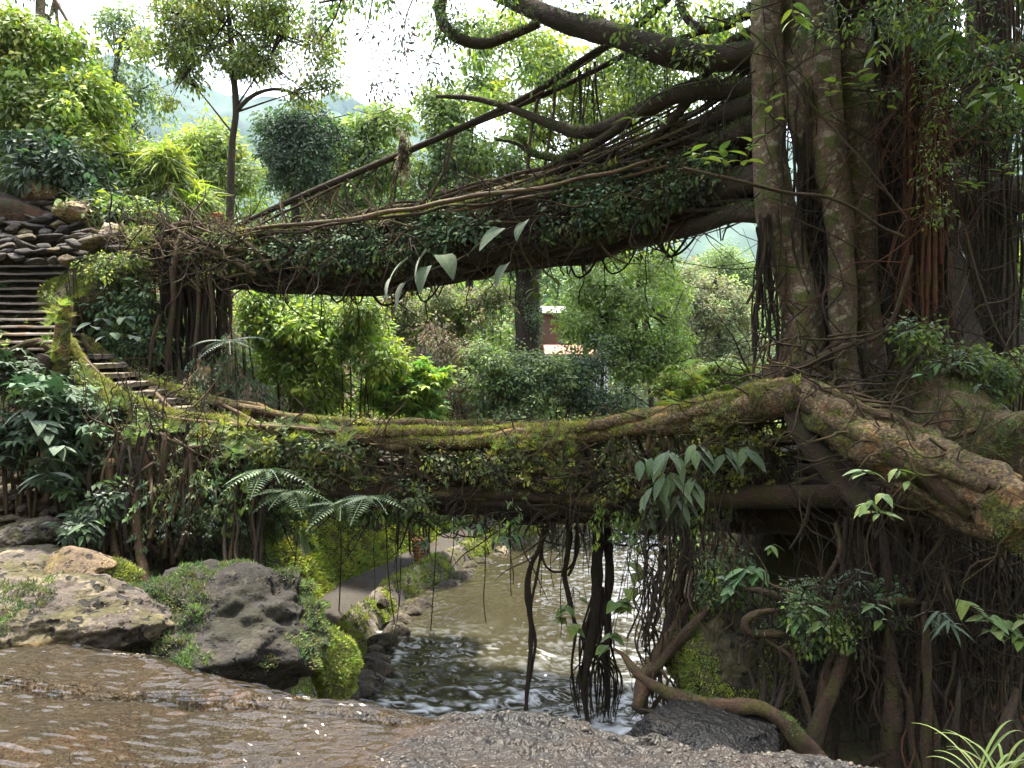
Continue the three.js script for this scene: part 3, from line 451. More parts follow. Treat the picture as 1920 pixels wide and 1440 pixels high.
// ---------------------------------------------------------------- trees and shrubs of the banks and the valley
let plantSeed = 100;
function lobesOf(list, d) { return list.map(([px, py, rx, ry, dd = d]) => { const k = S(dd); return [P(px, py, dd), rx * k, ry * k, (rx + ry) / 2 * k]; }); }
function tree(label, d, trunkPx, rPx, lobes, kind, cols, count, size, o = {}) {
  const k = S(d), pts = trunkPx.map(([x, y, dd]) => P(x, y, dd ?? d)), base = pts[0].clone(), gy = ground(base.x, base.z); if (base.y > gy) pts.unshift(V(base.x - 0.1, gy - 0.2, base.z));
  const t = thing(o.name ?? 'tree', label, o.cat ?? 'tree', pts[0].clone(), o.group), mat = o.bark ?? M.limb;
  part('trunk', tube(pts, [rPx[0] * k, lerp(rPx[0], rPx[1], 0.5) * k, rPx[1] * k], { seg: 9, step: 0.3, rough: 0.12 }), mat, t);
  const L = lobesOf(lobes, d), r = rng(plantSeed += 3), curve = new THREE.CatmullRomCurve3(pts);
  const br = []; L.forEach(([c, rx, ry]) => { const a = curve.getPoint(clamp(0.45 + 0.5 * r())), m = a.clone().lerp(c, 0.5).add(V((r() - 0.5) * 0.4, 0.15, (r() - 0.5) * 0.4)); br.push([a, m, c]); for (let i = 0; i < 3; i++) br.push([m, m.clone().lerp(c, 0.6).add(V((r() - 0.5) * rx, (r() - 0.3) * ry, (r() - 0.5) * rx)), c.clone().add(V((r() - 0.5) * 1.6 * rx, (r() - 0.4) * 1.5 * ry, (r() - 0.5) * 1.6 * rx))]); });
  for (const b of br) part('branch', tube(b, [rPx[1] * k * 0.5, rPx[1] * k * 0.12], { seg: 5, step: 0.4 }), mat, t);
  (o.branches ?? []).forEach(([b, r0, r1]) => part('branch', tube(b.map(([x, y, dd]) => P(x, y, dd ?? d)), [r0 * k, r1 * k], { seg: 6, step: 0.25 }), mat, t));
  foliage(t, 'crown', L, kind, cols, count, size, { seed: plantSeed, ...o }); return t;
}
function shrub(label, d, lobes, kind, cols, count, size, o = {}) {
  const L = lobesOf(lobes, d), c = L[0][0], gy = Math.min(ground(c.x, c.z), c.y - L[0][2] * 0.6), t = thing(o.name ?? 'shrub', label, o.cat ?? 'shrub', V(c.x, gy, c.z), o.group), r = rng(plantSeed += 3);
  L.forEach(([q, rx, ry, rz]) => { for (let i = 0; i < (o.stems ?? 3); i++) { const e = q.clone().add(V((r() - 0.5) * rx, ry * 0.3 * r(), (r() - 0.5) * rz)), f = V(q.x + (r() - 0.5) * rx * 0.7, Math.min(gy, ground(q.x, q.z)) - 0.05, q.z + (r() - 0.5) * rz * 0.5); part('stem', tube([f, f.clone().lerp(e, 0.5).add(V((r() - 0.5) * 0.2, 0, (r() - 0.5) * 0.2)), e], [o.stemR ?? 0.03, 0.008], { seg: 5, step: 0.4 }), M.root, t); } });
  foliage(t, 'leaves', L, kind, cols, count, size, { seed: plantSeed, ...o }); return t;
}
// upper left
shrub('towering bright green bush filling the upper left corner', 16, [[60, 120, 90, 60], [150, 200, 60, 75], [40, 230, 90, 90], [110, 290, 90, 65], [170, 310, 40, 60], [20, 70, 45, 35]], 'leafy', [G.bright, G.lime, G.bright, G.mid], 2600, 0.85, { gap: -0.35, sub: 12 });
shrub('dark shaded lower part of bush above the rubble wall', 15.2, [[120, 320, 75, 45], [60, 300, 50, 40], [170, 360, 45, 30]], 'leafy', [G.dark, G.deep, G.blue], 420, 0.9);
shrub('bright lime arching bush right of the dark boulder upper left', 16.5, [[290, 345, 55, 45], [340, 375, 55, 35], [250, 330, 30, 40], [370, 395, 35, 25]], 'blade', [G.bright, G.lime, G.bright, G.mid], 760, 1.0, { gap: -0.5 });
shrub('low bush between rubble wall and upper bridge landing', 15, [[230, 410, 60, 28], [300, 415, 50, 25], [185, 395, 35, 25]], 'leafy', [G.mid, G.bright, G.dark], 300, 0.8);
shrub('grey green weeds on top of the rubble wall at left edge', 15.6, [[15, 355, 50, 25], [-30, 340, 40, 40]], 'small', [G.olive, G.mid], 240, 1.2);
tree('thin dark tree forking above the left end of the upper bridge', 20, [[431, 405], [433, 330], [436, 262], [443, 205], [437, 130], [432, 60], [425, -20]], [9, 4], [[400, 60, 70, 50], [330, 50, 60, 45], [480, 45, 65, 45], [345, 130, 45, 35], [530, 100, 50, 35], [395, -10, 110, 45], [320, 180, 35, 25], [560, 30, 55, 40], [480, 130, 45, 25], [560, 180, 40, 20], [270, 20, 50, 40], [600, 90, 40, 40], [430, 100, 70, 40], [290, 90, 45, 40], [620, 160, 35, 25]], 'twig', [G.mid, G.bright, G.olive, G.lime], 3300, 0.95, { gap: -0.25, branches: [[[[443, 208], [470, 182], [505, 168], [545, 172], [572, 190]], 5, 2], [[[436, 130], [405, 100], [380, 60]], 3, 1.5]] });
tree('dark bluish rounded tree behind the handrail cable', 26, [[556, 420], [552, 360], [556, 300]], [12, 6], [[558, 270, 62, 50], [545, 325, 40, 45], [610, 245, 36, 30], [515, 250, 30, 28], [570, 225, 30, 25], [590, 320, 28, 30]], 'fine', [G.blue, G.dark, G.deep], 950, 1.2, { gap: -0.5 });
tree('pale green tree behind the thin forked tree', 32, [[380, 420], [375, 340], [385, 280]], [9, 5], [[370, 270, 60, 50], [330, 310, 55, 50], [420, 300, 50, 60], [460, 350, 40, 50], [390, 360, 60, 40]], 'leafy', [G.pale, G.bright, G.lime], 900, 1.3);
tree('hazy slender tree at the upper left with leaning trunk', 40, [[200, 330], [205, 200], [222, 110], [235, 50]], [7, 4], [[250, 90, 45, 60], [200, 160, 40, 50], [270, 200, 45, 50], [225, 30, 40, 30], [255, 265, 50, 35]], 'twig', [G.pale, G.mid, G.deep], 900, 1.9, { gap: -0.1 });
tree('tall bare-stemmed tree at the top left corner', 34, [[68, 200], [74, 60], [80, -120]], [9, 8], [[70, 60, 45, 30], [110, 90, 50, 30], [60, -40, 60, 40]], 'twig', [G.deep, G.mid], 360, 1.6, { gap: 0, bark: M.trunk });
tree('broad mid green tree behind the upper bridge cable', 28, [[660, 440], [650, 340], [640, 280]], [9, 5], [[640, 250, 60, 45], [700, 270, 50, 50], [660, 330, 70, 45], [590, 380, 60, 40], [730, 340, 50, 50], [690, 400, 60, 35], [720, 230, 40, 30]], 'leafy', [G.mid, G.pale, G.bright], 1000, 1.2);
tree('soft green tree behind the middle of the upper bridge', 27, [[880, 470], [875, 380], [880, 300]], [10, 5], [[850, 240, 60, 60], [820, 180, 40, 40], [900, 150, 60, 50], [900, 300, 70, 60], [820, 320, 50, 50], [960, 290, 60, 50], [870, 370, 80, 40], [780, 390, 50, 30]], 'leafy', [G.mid, G.bright, G.pale, G.deep], 1500, 1.15);
tree('light green tree seen above the right half of the upper bridge', 24, [[1100, 420], [1095, 330], [1090, 250]], [8, 4], [[1080, 190, 80, 60], [1150, 150, 80, 70], [1200, 230, 60, 50], [1040, 260, 60, 45], [1130, 270, 70, 45], [1000, 220, 50, 50], [1270, 190, 50, 60], [920, 190, 50, 30], [1050, 100, 90, 60], [1190, 60, 90, 60], [1320, 90, 70, 60], [960, 60, 70, 50], [1360, 180, 50, 50]], 'leafy', [G.bright, G.pale, G.lime, G.bright], 2100, 1.0);
// seen under the upper bridge
shrub('bright green leafy bush under the left half of the upper bridge', 17, [[520, 610, 70, 60], [610, 640, 85, 75], [560, 700, 70, 60], [660, 590, 70, 45], [480, 570, 50, 30], [700, 660, 50, 60], [600, 750, 60, 40]], 'leafy', [G.bright, G.lime, G.bright, G.mid], 1500, 0.85, { gap: -0.35 });
shrub('vivid lime green bush above the far handrail', 17.5, [[760, 740, 60, 42], [800, 715, 40, 28], [720, 720, 35, 35]], 'whorl', [G.bright, [0.14, 0.36, 0.04], G.bright], 430, 1.0, { gap: -0.6 });
shrub('dry brown thicket on the slope behind the lower bridge', 22, [[870, 740, 60, 55], [800, 640, 50, 50], [840, 690, 60, 50], [900, 780, 60, 30]], 'twig', [G.dry, G.brown, G.olive, G.brown], 650, 0.95, { gap: -0.3 });
shrub('olive vine-hung thicket below the upper bridge middle', 23, [[830, 600, 55, 45], [890, 620, 60, 40], [760, 610, 45, 40], [920, 570, 45, 30], [740, 570, 40, 25]], 'fine', [G.olive, G.mid, G.dry, G.bright], 900, 1.1);
shrub('bluish green bush in the centre behind the lower bridge', 21, [[930, 670, 60, 45], [980, 740, 70, 50], [900, 720, 50, 45], [1030, 700, 50, 50], [960, 790, 80, 25]], 'fine', [G.blue, G.mid, G.mid, G.pale], 1250, 1.05);
shrub('dark green bush at the foot of the ivy-clad trunk', 22, [[1060, 720, 55, 50], [1110, 760, 60, 40], [1100, 690, 45, 40]], 'fine', [G.dark, G.blue, G.mid], 650, 1.0);
tree('ivy-clad thick trunk below the middle of the upper bridge', 26, [[985, 720], [988, 620], [990, 540], [985, 440]], [24, 22], [[985, 480, 60, 35], [970, 560, 16, 30], [1000, 600, 14, 40]], 'fine', [G.dark, G.deep, G.mid], 420, 1.0);
tree('feathery light green tree right of the ivy-clad trunk', 23, [[1170, 790], [1180, 700], [1192, 600], [1200, 500]], [7, 5], [[1120, 560, 60, 45], [1180, 540, 60, 45], [1230, 590, 60, 60], [1160, 620, 70, 45], [1100, 630, 50, 35], [1240, 670, 50, 50], [1190, 680, 55, 40]], 'fine', [G.bright, G.pale, G.bright, G.mid], 1500, 1.05, { gap: -0.2, branches: [[[[1055, 800], [1080, 730], [1105, 690], [1165, 682], [1215, 690]], 5, 3], [[[1125, 790], [1130, 640], [1120, 560]], 4, 2]] });
tree('slim dark-stemmed tree with high crown behind the feathery tree', 27, [[1222, 780], [1212, 640], [1200, 520], [1205, 420]], [6, 5], [[1210, 490, 50, 30], [1260, 540, 45, 40], [1150, 480, 60, 25]], 'fine', [G.mid, G.bright], 420, 1.1);
tree('hazy pale tree standing in the valley gap left of the fig trunk', 42, [[1350, 720], [1345, 600], [1340, 520]], [6, 4], [[1330, 560, 60, 60], [1380, 600, 50, 60], [1300, 620, 50, 55], [1350, 660, 70, 40], [1290, 540, 40, 40]], 'fine', [G.pale, G.olive, G.pale, G.dry], 1300, 1.7);
tree('far pale tree behind the valley gap', 60, [[1400, 640], [1400, 520]], [6, 4], [[1390, 510, 40, 50], [1340, 500, 40, 40], [1430, 560, 40, 50]], 'fine', [G.pale, G.mid], 520, 2.2);
shrub('low bright bush at the foot of the fig tree roots', 22, [[1310, 715, 70, 32], [1370, 700, 45, 25], [1280, 745, 50, 30], [1390, 735, 40, 20]], 'whorl', [G.bright, G.lime, G.bright], 520, 1.1, { gap: -0.6 });
// right side behind the fig
tree('sunny leafy tree behind the fig trunk at right', 20, [[1700, 760], [1690, 600], [1700, 480]], [8, 5], [[1680, 480, 60, 60], [1850, 440, 70, 45], [1760, 470, 50, 50], [1620, 560, 50, 70], [1900, 520, 60, 60]], 'leafy', [G.bright, G.mid, G.lime], 900, 1.0);
shrub('dark undergrowth on the mound behind the fig tree', 14, [[1800, 640, 110, 70], [1910, 590, 60, 50], [1700, 640, 60, 50], [1950, 660, 80, 60]], 'leafy', [G.dark, G.deep, G.dark, G.mid], 900, 0.9);
shrub('leafy weeds on the mossy mound right of the fig trunks', 9.6, [[1770, 690, 70, 40], [1850, 720, 70, 45], [1720, 640, 35, 30], [1900, 700, 50, 40]], 'small', [G.mid, G.bright, G.deep, G.olive], 420, 1.1);
// left flank of the lower bridge
shrub('big-leaved dark shrub at the left edge below the stairs', 10.2, [[60, 740, 80, 60], [120, 800, 70, 70], [30, 820, 70, 50], [110, 880, 60, 40], [10, 700, 50, 30]], 'whorl', [G.deep, G.dark, G.blue, G.dark], 460, 0.8, { gap: -0.5, mat: M.leafWax });
shrub('dark leafy plants on the rock mound under the upper bridge landing', 13.2, [[245, 590, 55, 45], [235, 635, 45, 28], [280, 560, 35, 50], [190, 590, 40, 40], [285, 650, 30, 25]], 'leafy', [G.deep, G.blue, G.mid, G.dark], 420, 0.62, { mat: M.leafWax });
shrub('sprawling pale plants on top of the mossy mound by the stairs', 13.2, [[160, 510, 60, 24], [230, 500, 60, 26], [130, 540, 30, 30]], 'small', [G.olive, G.lime, G.mid], 360, 0.9);
shrub('drooping dry thicket hanging behind the left root curtain', 12.6, [[420, 680, 40, 50], [400, 720, 50, 40], [450, 650, 30, 40], [470, 720, 40, 50]], 'hang', [G.dry, G.deep, G.blue, G.brown], 260, 0.8);
shrub('bamboo-leaved thicket under the left half of the lower bridge', 10.8, [[400, 960, 60, 60], [470, 970, 60, 70], [350, 1010, 50, 50], [430, 1040, 60, 40], [330, 930, 40, 60]], 'blade', [G.mid, G.deep, G.olive, G.bright], 620, 0.8, { gap: -0.5, stemR: 0.012 });
shrub('dark overhanging bushes behind the middle of the lower bridge deck', 13.5, [[640, 905, 80, 35], [740, 930, 80, 35], [560, 915, 60, 40], [820, 960, 60, 20]], 'leafy', [G.deep, G.mid, G.blue, G.bright], 480, 0.75, { stems: 1, stemR: 0.012 });
shrub('green bank plants under the root curtain at left', 9.6, [[180, 950, 40, 45], [150, 985, 40, 35]], 'leafy', [G.deep, G.dark, G.dark], 130, 0.6);
// the wooded slopes beyond read as one mass
{
  const r = rng(404), sets = C.fine.map(() => []);
  for (let i = 0; i < 26000; i++) {
    const a = (r() - 0.5) * 2.2, d = 30 + Math.pow(r(), 1.5) * 170, x = Math.tan(a) * d * 0.8, y = ground(x, -d), big = 0.5 + 0.5 * noise(x * 0.12, 5, d * 0.12), h = r();
    if (Math.abs(x - (xl(d) + 2)) < 3.5) continue; const s = (1.2 + d * 0.022) * (0.8 + r());
    sets[i % 3].push({ p: V(x, y + h * (2 + 5 * big) * smooth(28, 45, d), -d), q: yaw(r, 0.8), s, c: vary(pick([G.mid, G.pale, G.deep, G.blue], r), r, 0.3) });
  }
  sets.forEach((s, i) => { const o = inst(numbered('forest'), C.fine[i], M.leafMatte, s); o.userData.label = 'hazy wooded slopes closing the valley'; scene.add(o); });
  const r3 = rng(505), s3 = C.small.map(() => []), s4 = C.fern.map(() => []);
  for (let i = 0; i < 16000; i++) { const d = 8 + Math.pow(r3(), 1.4) * 32, x = (r3() - 0.5) * (10 + d * 1.5), e = xl(d) - x, f = x - xr(d); if (e < 3 && f < 0.5) continue; const y = ground(x, -d); if (d < 11.5 && (f > -0.5 || x < -4.2)) continue; if (noise(x * 0.9, 1, d * 0.9) < -0.35) continue; s3[i & 1].push({ p: V(x, y + 0.06, -d), q: yaw(r3, 0.4), s: 1.2 + r3() * 1.6, c: vary(pick([G.mid, G.bright, G.olive, G.deep, G.brown], r3), r3, 0.35) }); if (i % 14 === 0) s4[i & 1].push({ p: V(x, y, -d), q: yaw(r3, 0.25), s: 0.9 + r3() * 0.7, c: vary(pick([G.mid, G.bright, G.deep], r3), r3) }); }
  s3.forEach((s, i) => { const o = inst(numbered('ground_cover'), C.small[i], M.leafMatte, s); o.userData.label = 'low ground cover on the valley banks'; scene.add(o); });
  s4.forEach((s, i) => { const o = inst(numbered('fern_cover'), C.fern[i], M.leaf, s); o.userData.label = 'ferns scattered over the valley banks'; scene.add(o); });
}
// houses glimpsed between the trees
function house(label, px, py, d, w, h, wall, roof, o = {}) {
  const k = S(d), b = P(px, py, d), t = thing('house', label, 'house', b, 'houses'), W = w * k, Hh = h * k, D = W * 0.8, mw = std({ vertexColors: false, color: lin(...wall), bumpMap: T.rockBump, bumpScale: 0.01 }), mr = std({ vertexColors: false, color: lin(...roof), roughness: 0.6 });
  const box = (x, y, z, a, c, e) => new THREE.BoxGeometry(a, c, e).translate(b.x + x, b.y + y, b.z + z);
  part('wall', box(0, Hh / 2 - 0.6, -D / 2, W, Hh + 1.2, D), mw, t);
  const s = new THREE.Shape([new THREE.Vector2(-D * 0.62, 0), new THREE.Vector2(0, Hh * 0.45), new THREE.Vector2(D * 0.62, 0), new THREE.Vector2(D * 0.62, 0.06), new THREE.Vector2(0, Hh * 0.45 + 0.08), new THREE.Vector2(-D * 0.62, 0.06)]);
  part('roof', new THREE.ExtrudeGeometry(s, { depth: W * 1.16, bevelEnabled: false }).rotateY(Math.PI / 2).translate(b.x - W * 0.58, b.y + Hh - 0.05, b.z - D / 2), mr, t);
  const dm = std({ vertexColors: false, color: lin(0.03, 0.03, 0.035), roughness: 0.3 });
  for (const q of o.win ?? [-0.25, 0.25]) { const wn = part('window', box(q * W, Hh * 0.55, 0.02, W * 0.16, Hh * 0.4, 0.05), dm, t); part('frame', box(q * W, Hh * 0.55 - Hh * 0.22, 0.05, W * 0.2, 0.06, 0.1), mw, wn); }
}
house('white house with an orange roof half hidden by trees', 1085, 700, 31, 110, 36, [0.75, 0.76, 0.8], [0.5, 0.2, 0.12]);
house('small timber hut beside the ivy-clad trunk', 1035, 615, 33, 46, 28, [0.09, 0.065, 0.05], [0.14, 0.14, 0.14], { win: [0.2] });
house('pale grey house below the middle of the upper bridge', 880, 610, 34, 70, 34, [0.3, 0.29, 0.28], [0.22, 0.22, 0.23], { win: [-0.2, 0.3] });
console.log('plants done');
// ---------------------------------------------------------------- living root bridges
const curveOf = pts => new THREE.CatmullRomCurve3(pts.map(([x, y, d]) => P(x, y, d)), false, 'centripetal');
const tableAt = (a, t) => { const k = clamp(t) * (a.length - 1), i = Math.min(a.length - 2, Math.floor(k)); return lerp(a[i], a[i + 1], k - i); };
function sideOf(c, t) { const g = c.getTangentAt(clamp(t, 0.01, 0.99)); return V(-g.z, 0, g.x).normalize().multiplyScalar(-1); } // horizontal, away from the bridge towards its near side or far side
function bundle(parent, name, c, halfH, halfW, n, r0, r1, mats, o = {}) {   // roots laid side by side along a curve, drifting round one another
  const r = rng(o.seed ?? 1);
  for (let i = 0; i < n; i++) {
    const a0 = i / n * 6.283 + r() * 0.4, w = (r() - 0.5) * (o.twist ?? 3), fill = o.core ? Math.sqrt(r()) : 0.75 + 0.3 * r(), ta = (o.full ? 0 : r() * 0.25), tb = o.full ? 1 : 1 - r() * 0.25, pts = [], m = o.n ?? 14;
    for (let j = 0; j <= m; j++) { const t = lerp(ta, tb, j / m), p = c.getPointAt(t), s = sideOf(c, t), a = a0 + w * t + 0.5 * noise(t * 5, i * 3.1, o.seed ?? 0); p.y += Math.sin(a) * tableAt(halfH, t) * fill; p.addScaledVector(s, Math.cos(a) * tableAt(halfW, t) * fill); pts.push(p); }
    const R = lerp(r0, r1, r()); part(name, tube(pts, [R, R * (0.8 + 0.4 * r()), R * 0.9], { seg: 7, step: 0.16, rough: 0.22, wob: o.wob ?? 0.05 }), pick(mats, r), parent);
  }
}
function link(parent, name, a, b, r0, mat, r, sag = 0.1) {         // one crooked root from a to b
  const pts = [a]; const n = 2 + Math.floor(r() * 3); for (let i = 1; i <= n; i++) { const t = i / (n + 1); pts.push(a.clone().lerp(b, t).add(V((r() - 0.5) * sag * 2, (r() - 0.5) * sag - sag * Math.sin(t * 3.14) * 0.5, (r() - 0.5) * sag * 2))); } pts.push(b);
  const g = tube(pts, [r0 * 1.1, r0 * 0.8, r0], { seg: 5, step: 0.12, rough: 0.2 }); part(name, g, mat, parent); return g;
}
function tangle(parent, at, n, len, r0, mats, seed, vert = 0.25) {  // a mat of fine roots too small to pick apart
  const q = rng(seed), sets = mats.map(() => []);
  for (let i = 0; i < n; i++) { const p = at(q(), q(), q), d = V((q() - 0.5) * 2 * (1 - vert * 0.7), (q() - 0.5) * (1 + vert * 2), (q() - 0.5) * 0.5).normalize().multiplyScalar(len * (0.5 + q())), pts = [p]; for (let k = 1; k <= 3; k++) pts.push(p.clone().addScaledVector(d, k / 3).add(V((q() - 0.5) * len * 0.35, (q() - 0.6) * len * 0.35, (q() - 0.5) * len * 0.2))); sets[i % mats.length].push(tube(pts, [r0 * (0.5 + q()), r0 * (0.4 + q() * 0.8), r0 * 0.3], { seg: 4, step: len / 7, rough: 0.1 })); }
  sets.forEach((s, i) => part('fine_roots', mergeGeometries(s), mats[i], parent, 'stuff'));
}
function leavesAlong(parent, name, at, n, kind, cols, size, o = {}) { // at(u, v, r) gives a place
  const r = rng(o.seed ?? 9), sets = C[kind].map(() => []);
  for (let i = 0; i < n; i++) { const p = at(r(), r(), r); if (o.gap !== undefined && noise(p.x * 1.6, p.y * 1.6, p.z * 1.6 + (o.seed ?? 0)) < o.gap) continue; sets[i % sets.length].push({ p, q: o.n ? along(o.n.clone().add(V((r() - 0.5), (r() - 0.5), (r() - 0.5))), r) : yaw(r, 0.8), s: size * (0.6 + r() * 0.8), c: vary(pick(cols, r), r, 0.35) }); }
  sets.forEach((s, i) => s.length && inst(name, C[kind][i], o.mat ?? M.leaf, s, parent));
}
const lower = thing('lower_root_bridge', 'lower living root bridge with mossy handrails low over the river', 'bridge', V(0, 2.8, -11));
const near = curveOf([[122, 636, 11.6], [180, 716, 11.2], [265, 765, 10.8], [350, 793, 10.6], [450, 803, 10.4], [600, 815, 10.2], [750, 822, 10.0], [900, 822, 9.9], [1050, 813, 9.8], [1150, 800, 9.7], [1250, 783, 9.5], [1350, 766, 9.3], [1430, 748, 9.1], [1500, 735, 8.9]]);
const farR = curveOf([[150, 632, 12.9], [225, 690, 12.6], [300, 722, 12.4], [400, 752, 12.1], [500, 776, 11.9], [650, 795, 11.7], [800, 801, 11.5], [950, 803, 11.4], [1100, 800, 11.2], [1250, 790, 11], [1400, 760, 10.6]]);
const deckN = curveOf([[150, 705, 11.7], [215, 765, 11.2], [300, 825, 10.8], [450, 880, 10.45], [600, 905, 10.25], [750, 920, 10.1], [900, 930, 10.0], [1100, 935, 9.9], [1300, 928, 9.7], [1500, 920, 9.5], [1640, 922, 9.3]]);
const deckMid = curveOf([[165, 690, 12.4], [250, 750, 12.0], [340, 805, 11.6], [450, 850, 11.2], [600, 885, 11.0], [750, 900, 10.9], [900, 908, 10.8], [1100, 912, 10.7], [1300, 905, 10.5], [1500, 900, 10.3], [1660, 900, 10.2]]);
{
  const r = rng(2024), mossy = [G.olive, G.lime, G.mid, G.olive];
  // handrails: bundles of moss-grown roots
  const rails = []; const rail = (c, seed, n, r0, mat) => { const q = rng(seed); for (let i = 0; i < n; i++) { const pts = [], a0 = i / n * 6.28, ph = q() * 6; for (let j = 0; j <= 26; j++) { const t = j / 26, p = c.getPointAt(t), a = a0 + t * 5 + ph * 0.1, R = 0.05 + 0.035 * smooth(0.55, 1, t); p.y += Math.sin(a) * R; p.z += Math.cos(a) * R; pts.push(p); } const g = tube(pts, [r0 * 0.8, r0, r0 * 1.05, r0 * 1.1, r0 * 1.5], { seg: 8, step: 0.1, rough: 0.35, freq: 5, wob: 0.06 }); part('handrail_root', g, mat, lower); rails.push(g); } };
  rail(near, 3, 4, 0.07, M.moss); rail(farR, 4, 3, 0.06, M.moss);
  rails.forEach((g, i) => mossOn(lower, g, i < 4 ? 2300 : 1500, [G.olive, G.lime, [0.24, 0.2, 0.06], G.lime], { seed: i + 3, up: -0.1, gap: -0.08, freq: 1.7, size: 0.55 }));
  // pale slender roots laid along the left rails
  for (const l of [[[128, 640, 11.5], [175, 690, 11.3], [215, 725, 11.1], [262, 760, 10.8], [290, 778, 10.65]], [[195, 770, 10.7], [270, 770, 10.7], [330, 785, 10.5], [450, 797, 10.3], [560, 803, 10.1], [640, 812, 10.05]], [[290, 735, 11.6], [320, 765, 11.0], [360, 790, 10.6]], [[420, 760, 11.9], [460, 780, 11.2], [490, 800, 10.3]]]) part('pale_root', tube(l.map(p => P(...p)), 0.028, { seg: 6, step: 0.1, rough: 0.2 }), M.pole, lower);
  // deck of long roots, with flat treads at the left end
  const rootMats = [M.root, M.darkRoot, M.darkRoot, M.moss];
  bundle(lower, 'deck_root', deckMid, [0.14, 0.2, 0.3, 0.34, 0.34, 0.36], [0.7, 0.75, 0.8, 0.8, 0.8, 0.8], 30, 0.06, 0.12, [M.darkRoot, M.root, M.darkRoot], { seed: 71, wob: 0.07 });
  bundle(lower, 'deck_root', deckMid, [0.08, 0.1, 0.16, 0.2, 0.2, 0.22], [0.5, 0.55, 0.6, 0.6, 0.6, 0.6], 16, 0.1, 0.17, [M.darkRoot], { seed: 72, core: true, full: true });
  bundle(lower, 'edge_root', deckN, [0.05, 0.1, 0.12, 0.1, 0.1, 0.1], [0.06, 0.08, 0.08, 0.08, 0.08, 0.08], 5, 0.05, 0.085, [M.root, M.moss, M.darkRoot], { seed: 73, full: true });
  for (let i = 0; i < 9; i++) { const t = 0.015 + i * 0.026, c = deckMid.getPointAt(t), g = new THREE.BoxGeometry(0.3, 0.07, 1.05, 6, 2, 8), p = g.attributes.position, col = []; for (let k = 0; k < p.count; k++) { const X = p.getX(k), Y = p.getY(k), Z = p.getZ(k); p.setXYZ(k, c.x + X + 0.03 * fbm(Z * 3 + i, X * 3, 1, 2), c.y + 0.27 + Y + 0.02 * fbm(X * 4 + i * 3, Z * 4, 1, 2), c.z + Z + 0.2); const q = 0.8 + 0.3 * fbm(X * 4 + i * 9, Y, Z * 2, 2); col.push(q * 1.1, q * 1.06, q * 1.05); } g.setAttribute('color', new THREE.Float32BufferAttribute(col, 3)); g.computeVertexNormals(); part('tread', boxUV(g), M.rock, lower); }
  for (let i = 0; i < 34; i++) { const t = 0.28 + i * 0.02, c = deckMid.getPointAt(t); part('deck_stone', rock(V(c.x, c.y + tableAt([0.14, 0.2, 0.3, 0.34, 0.34, 0.36], t) + 0.02, c.z + (r() - 0.5) * 0.9), 0.2 + r() * 0.1, 0.06, 0.22 + r() * 0.12, { detail: 4, seed: i + 200, tint: [0.28, 0.26, 0.23] }), M.rock, lower); }
  // web of roots between rail and deck, near and far side
  const webs = []; const web = (rl, dk, n, t0, t1, mats, seed, thick) => { const q = rng(seed); for (let i = 0; i < n; i++) { const t = lerp(t0, t1, (i + q()) / n), u = clamp(t + (q() - 0.5) * 0.12, 0.01, 0.99), a = rl.getPointAt(t), b = dk.getPointAt(clamp(dk === deckN ? 0.03 + u * 0.9 : u)); b.y += (q() - 0.5) * 0.2; b.z += (q() - 0.5) * 0.12; a.z += (q() - 0.5) * 0.1; webs.push(link(lower, 'web_root', a, b, thick * (0.6 + q() * 0.9), pick(mats, q), q, 0.16)); } };
  web(near, deckN, 165, 0.1, 0.98, [M.root, M.moss, M.darkRoot, M.moss], 31, 0.024);
  web(farR, deckMid, 90, 0.08, 0.95, [M.darkRoot, M.root, M.moss], 32, 0.022);
  { const q = rng(33); for (let i = 0; i < 90; i++) { const t = 0.22 + q() * 0.72, w = 0.05 + q() * 0.1, v = q(), f = (tt, vv) => near.getPointAt(clamp(tt)).lerp(deckN.getPointAt(clamp(0.03 + tt * 0.9)), vv); webs.push(link(lower, 'cross_root', f(t, v), f(t + w, clamp(v + (q() - 0.5) * 0.5)), 0.012 + q() * 0.02, pick([M.root, M.moss, M.darkRoot], q), q, 0.12)); } }
  webs.forEach((g, i) => i % 2 || mossOn(lower, g, 40, [G.olive, G.mid, G.deep], { seed: i, up: -0.3, gap: -0.2, size: 0.5 }));
  const face = (t, v, r) => { const p = near.getPointAt(t).lerp(deckN.getPointAt(clamp(0.03 + t * 0.9)), v); p.z += (r() - 0.3) * 0.35; p.y += (r() - 0.6) * 0.12; return p; };
  tangle(lower, (u, v, q) => face(0.1 + u * 0.86, v * 1.15, q), 620, 0.55, 0.011, [M.moss, M.root, M.darkRoot], 51); tangle(lower, (u, v, q) => { const p = farR.getPointAt(0.04 + u * 0.92); p.y -= v * 0.7; p.z += (q() - 0.5) * 0.3; return p; }, 260, 0.6, 0.012, [M.moss, M.darkRoot], 52);
  tangle(lower, (u, v, q) => P(150 + u * 260, 780 + v * 250, 9.6 + q() * 1.0), 260, 0.7, 0.009, [M.root, M.darkRoot, M.pole], 53, 1); tangle(lower, (u, v, q) => { const p = deckN.getPointAt(0.1 + u * 0.85); p.y -= v * 0.45; p.z += (q() - 0.6) * 0.6; return p; }, 320, 0.6, 0.011, [M.darkRoot, M.root], 54);
  leavesAlong(lower, 'moss', (u, v, r) => face(0.25 + u * 0.72, v * v * 0.9, r), 4200, 'moss', [G.olive, G.lime, [0.2, 0.16, 0.05], G.mid], 0.8, { seed: 29, gap: -0.1, mat: M.leafMatte });
  leavesAlong(lower, 'leaves', (u, v, r) => face(0.05 + u * 0.5, v * 1.25, r), 1350, 'small', [G.olive, G.mid, G.deep, G.lime], 0.95, { seed: 21, gap: -0.2 });
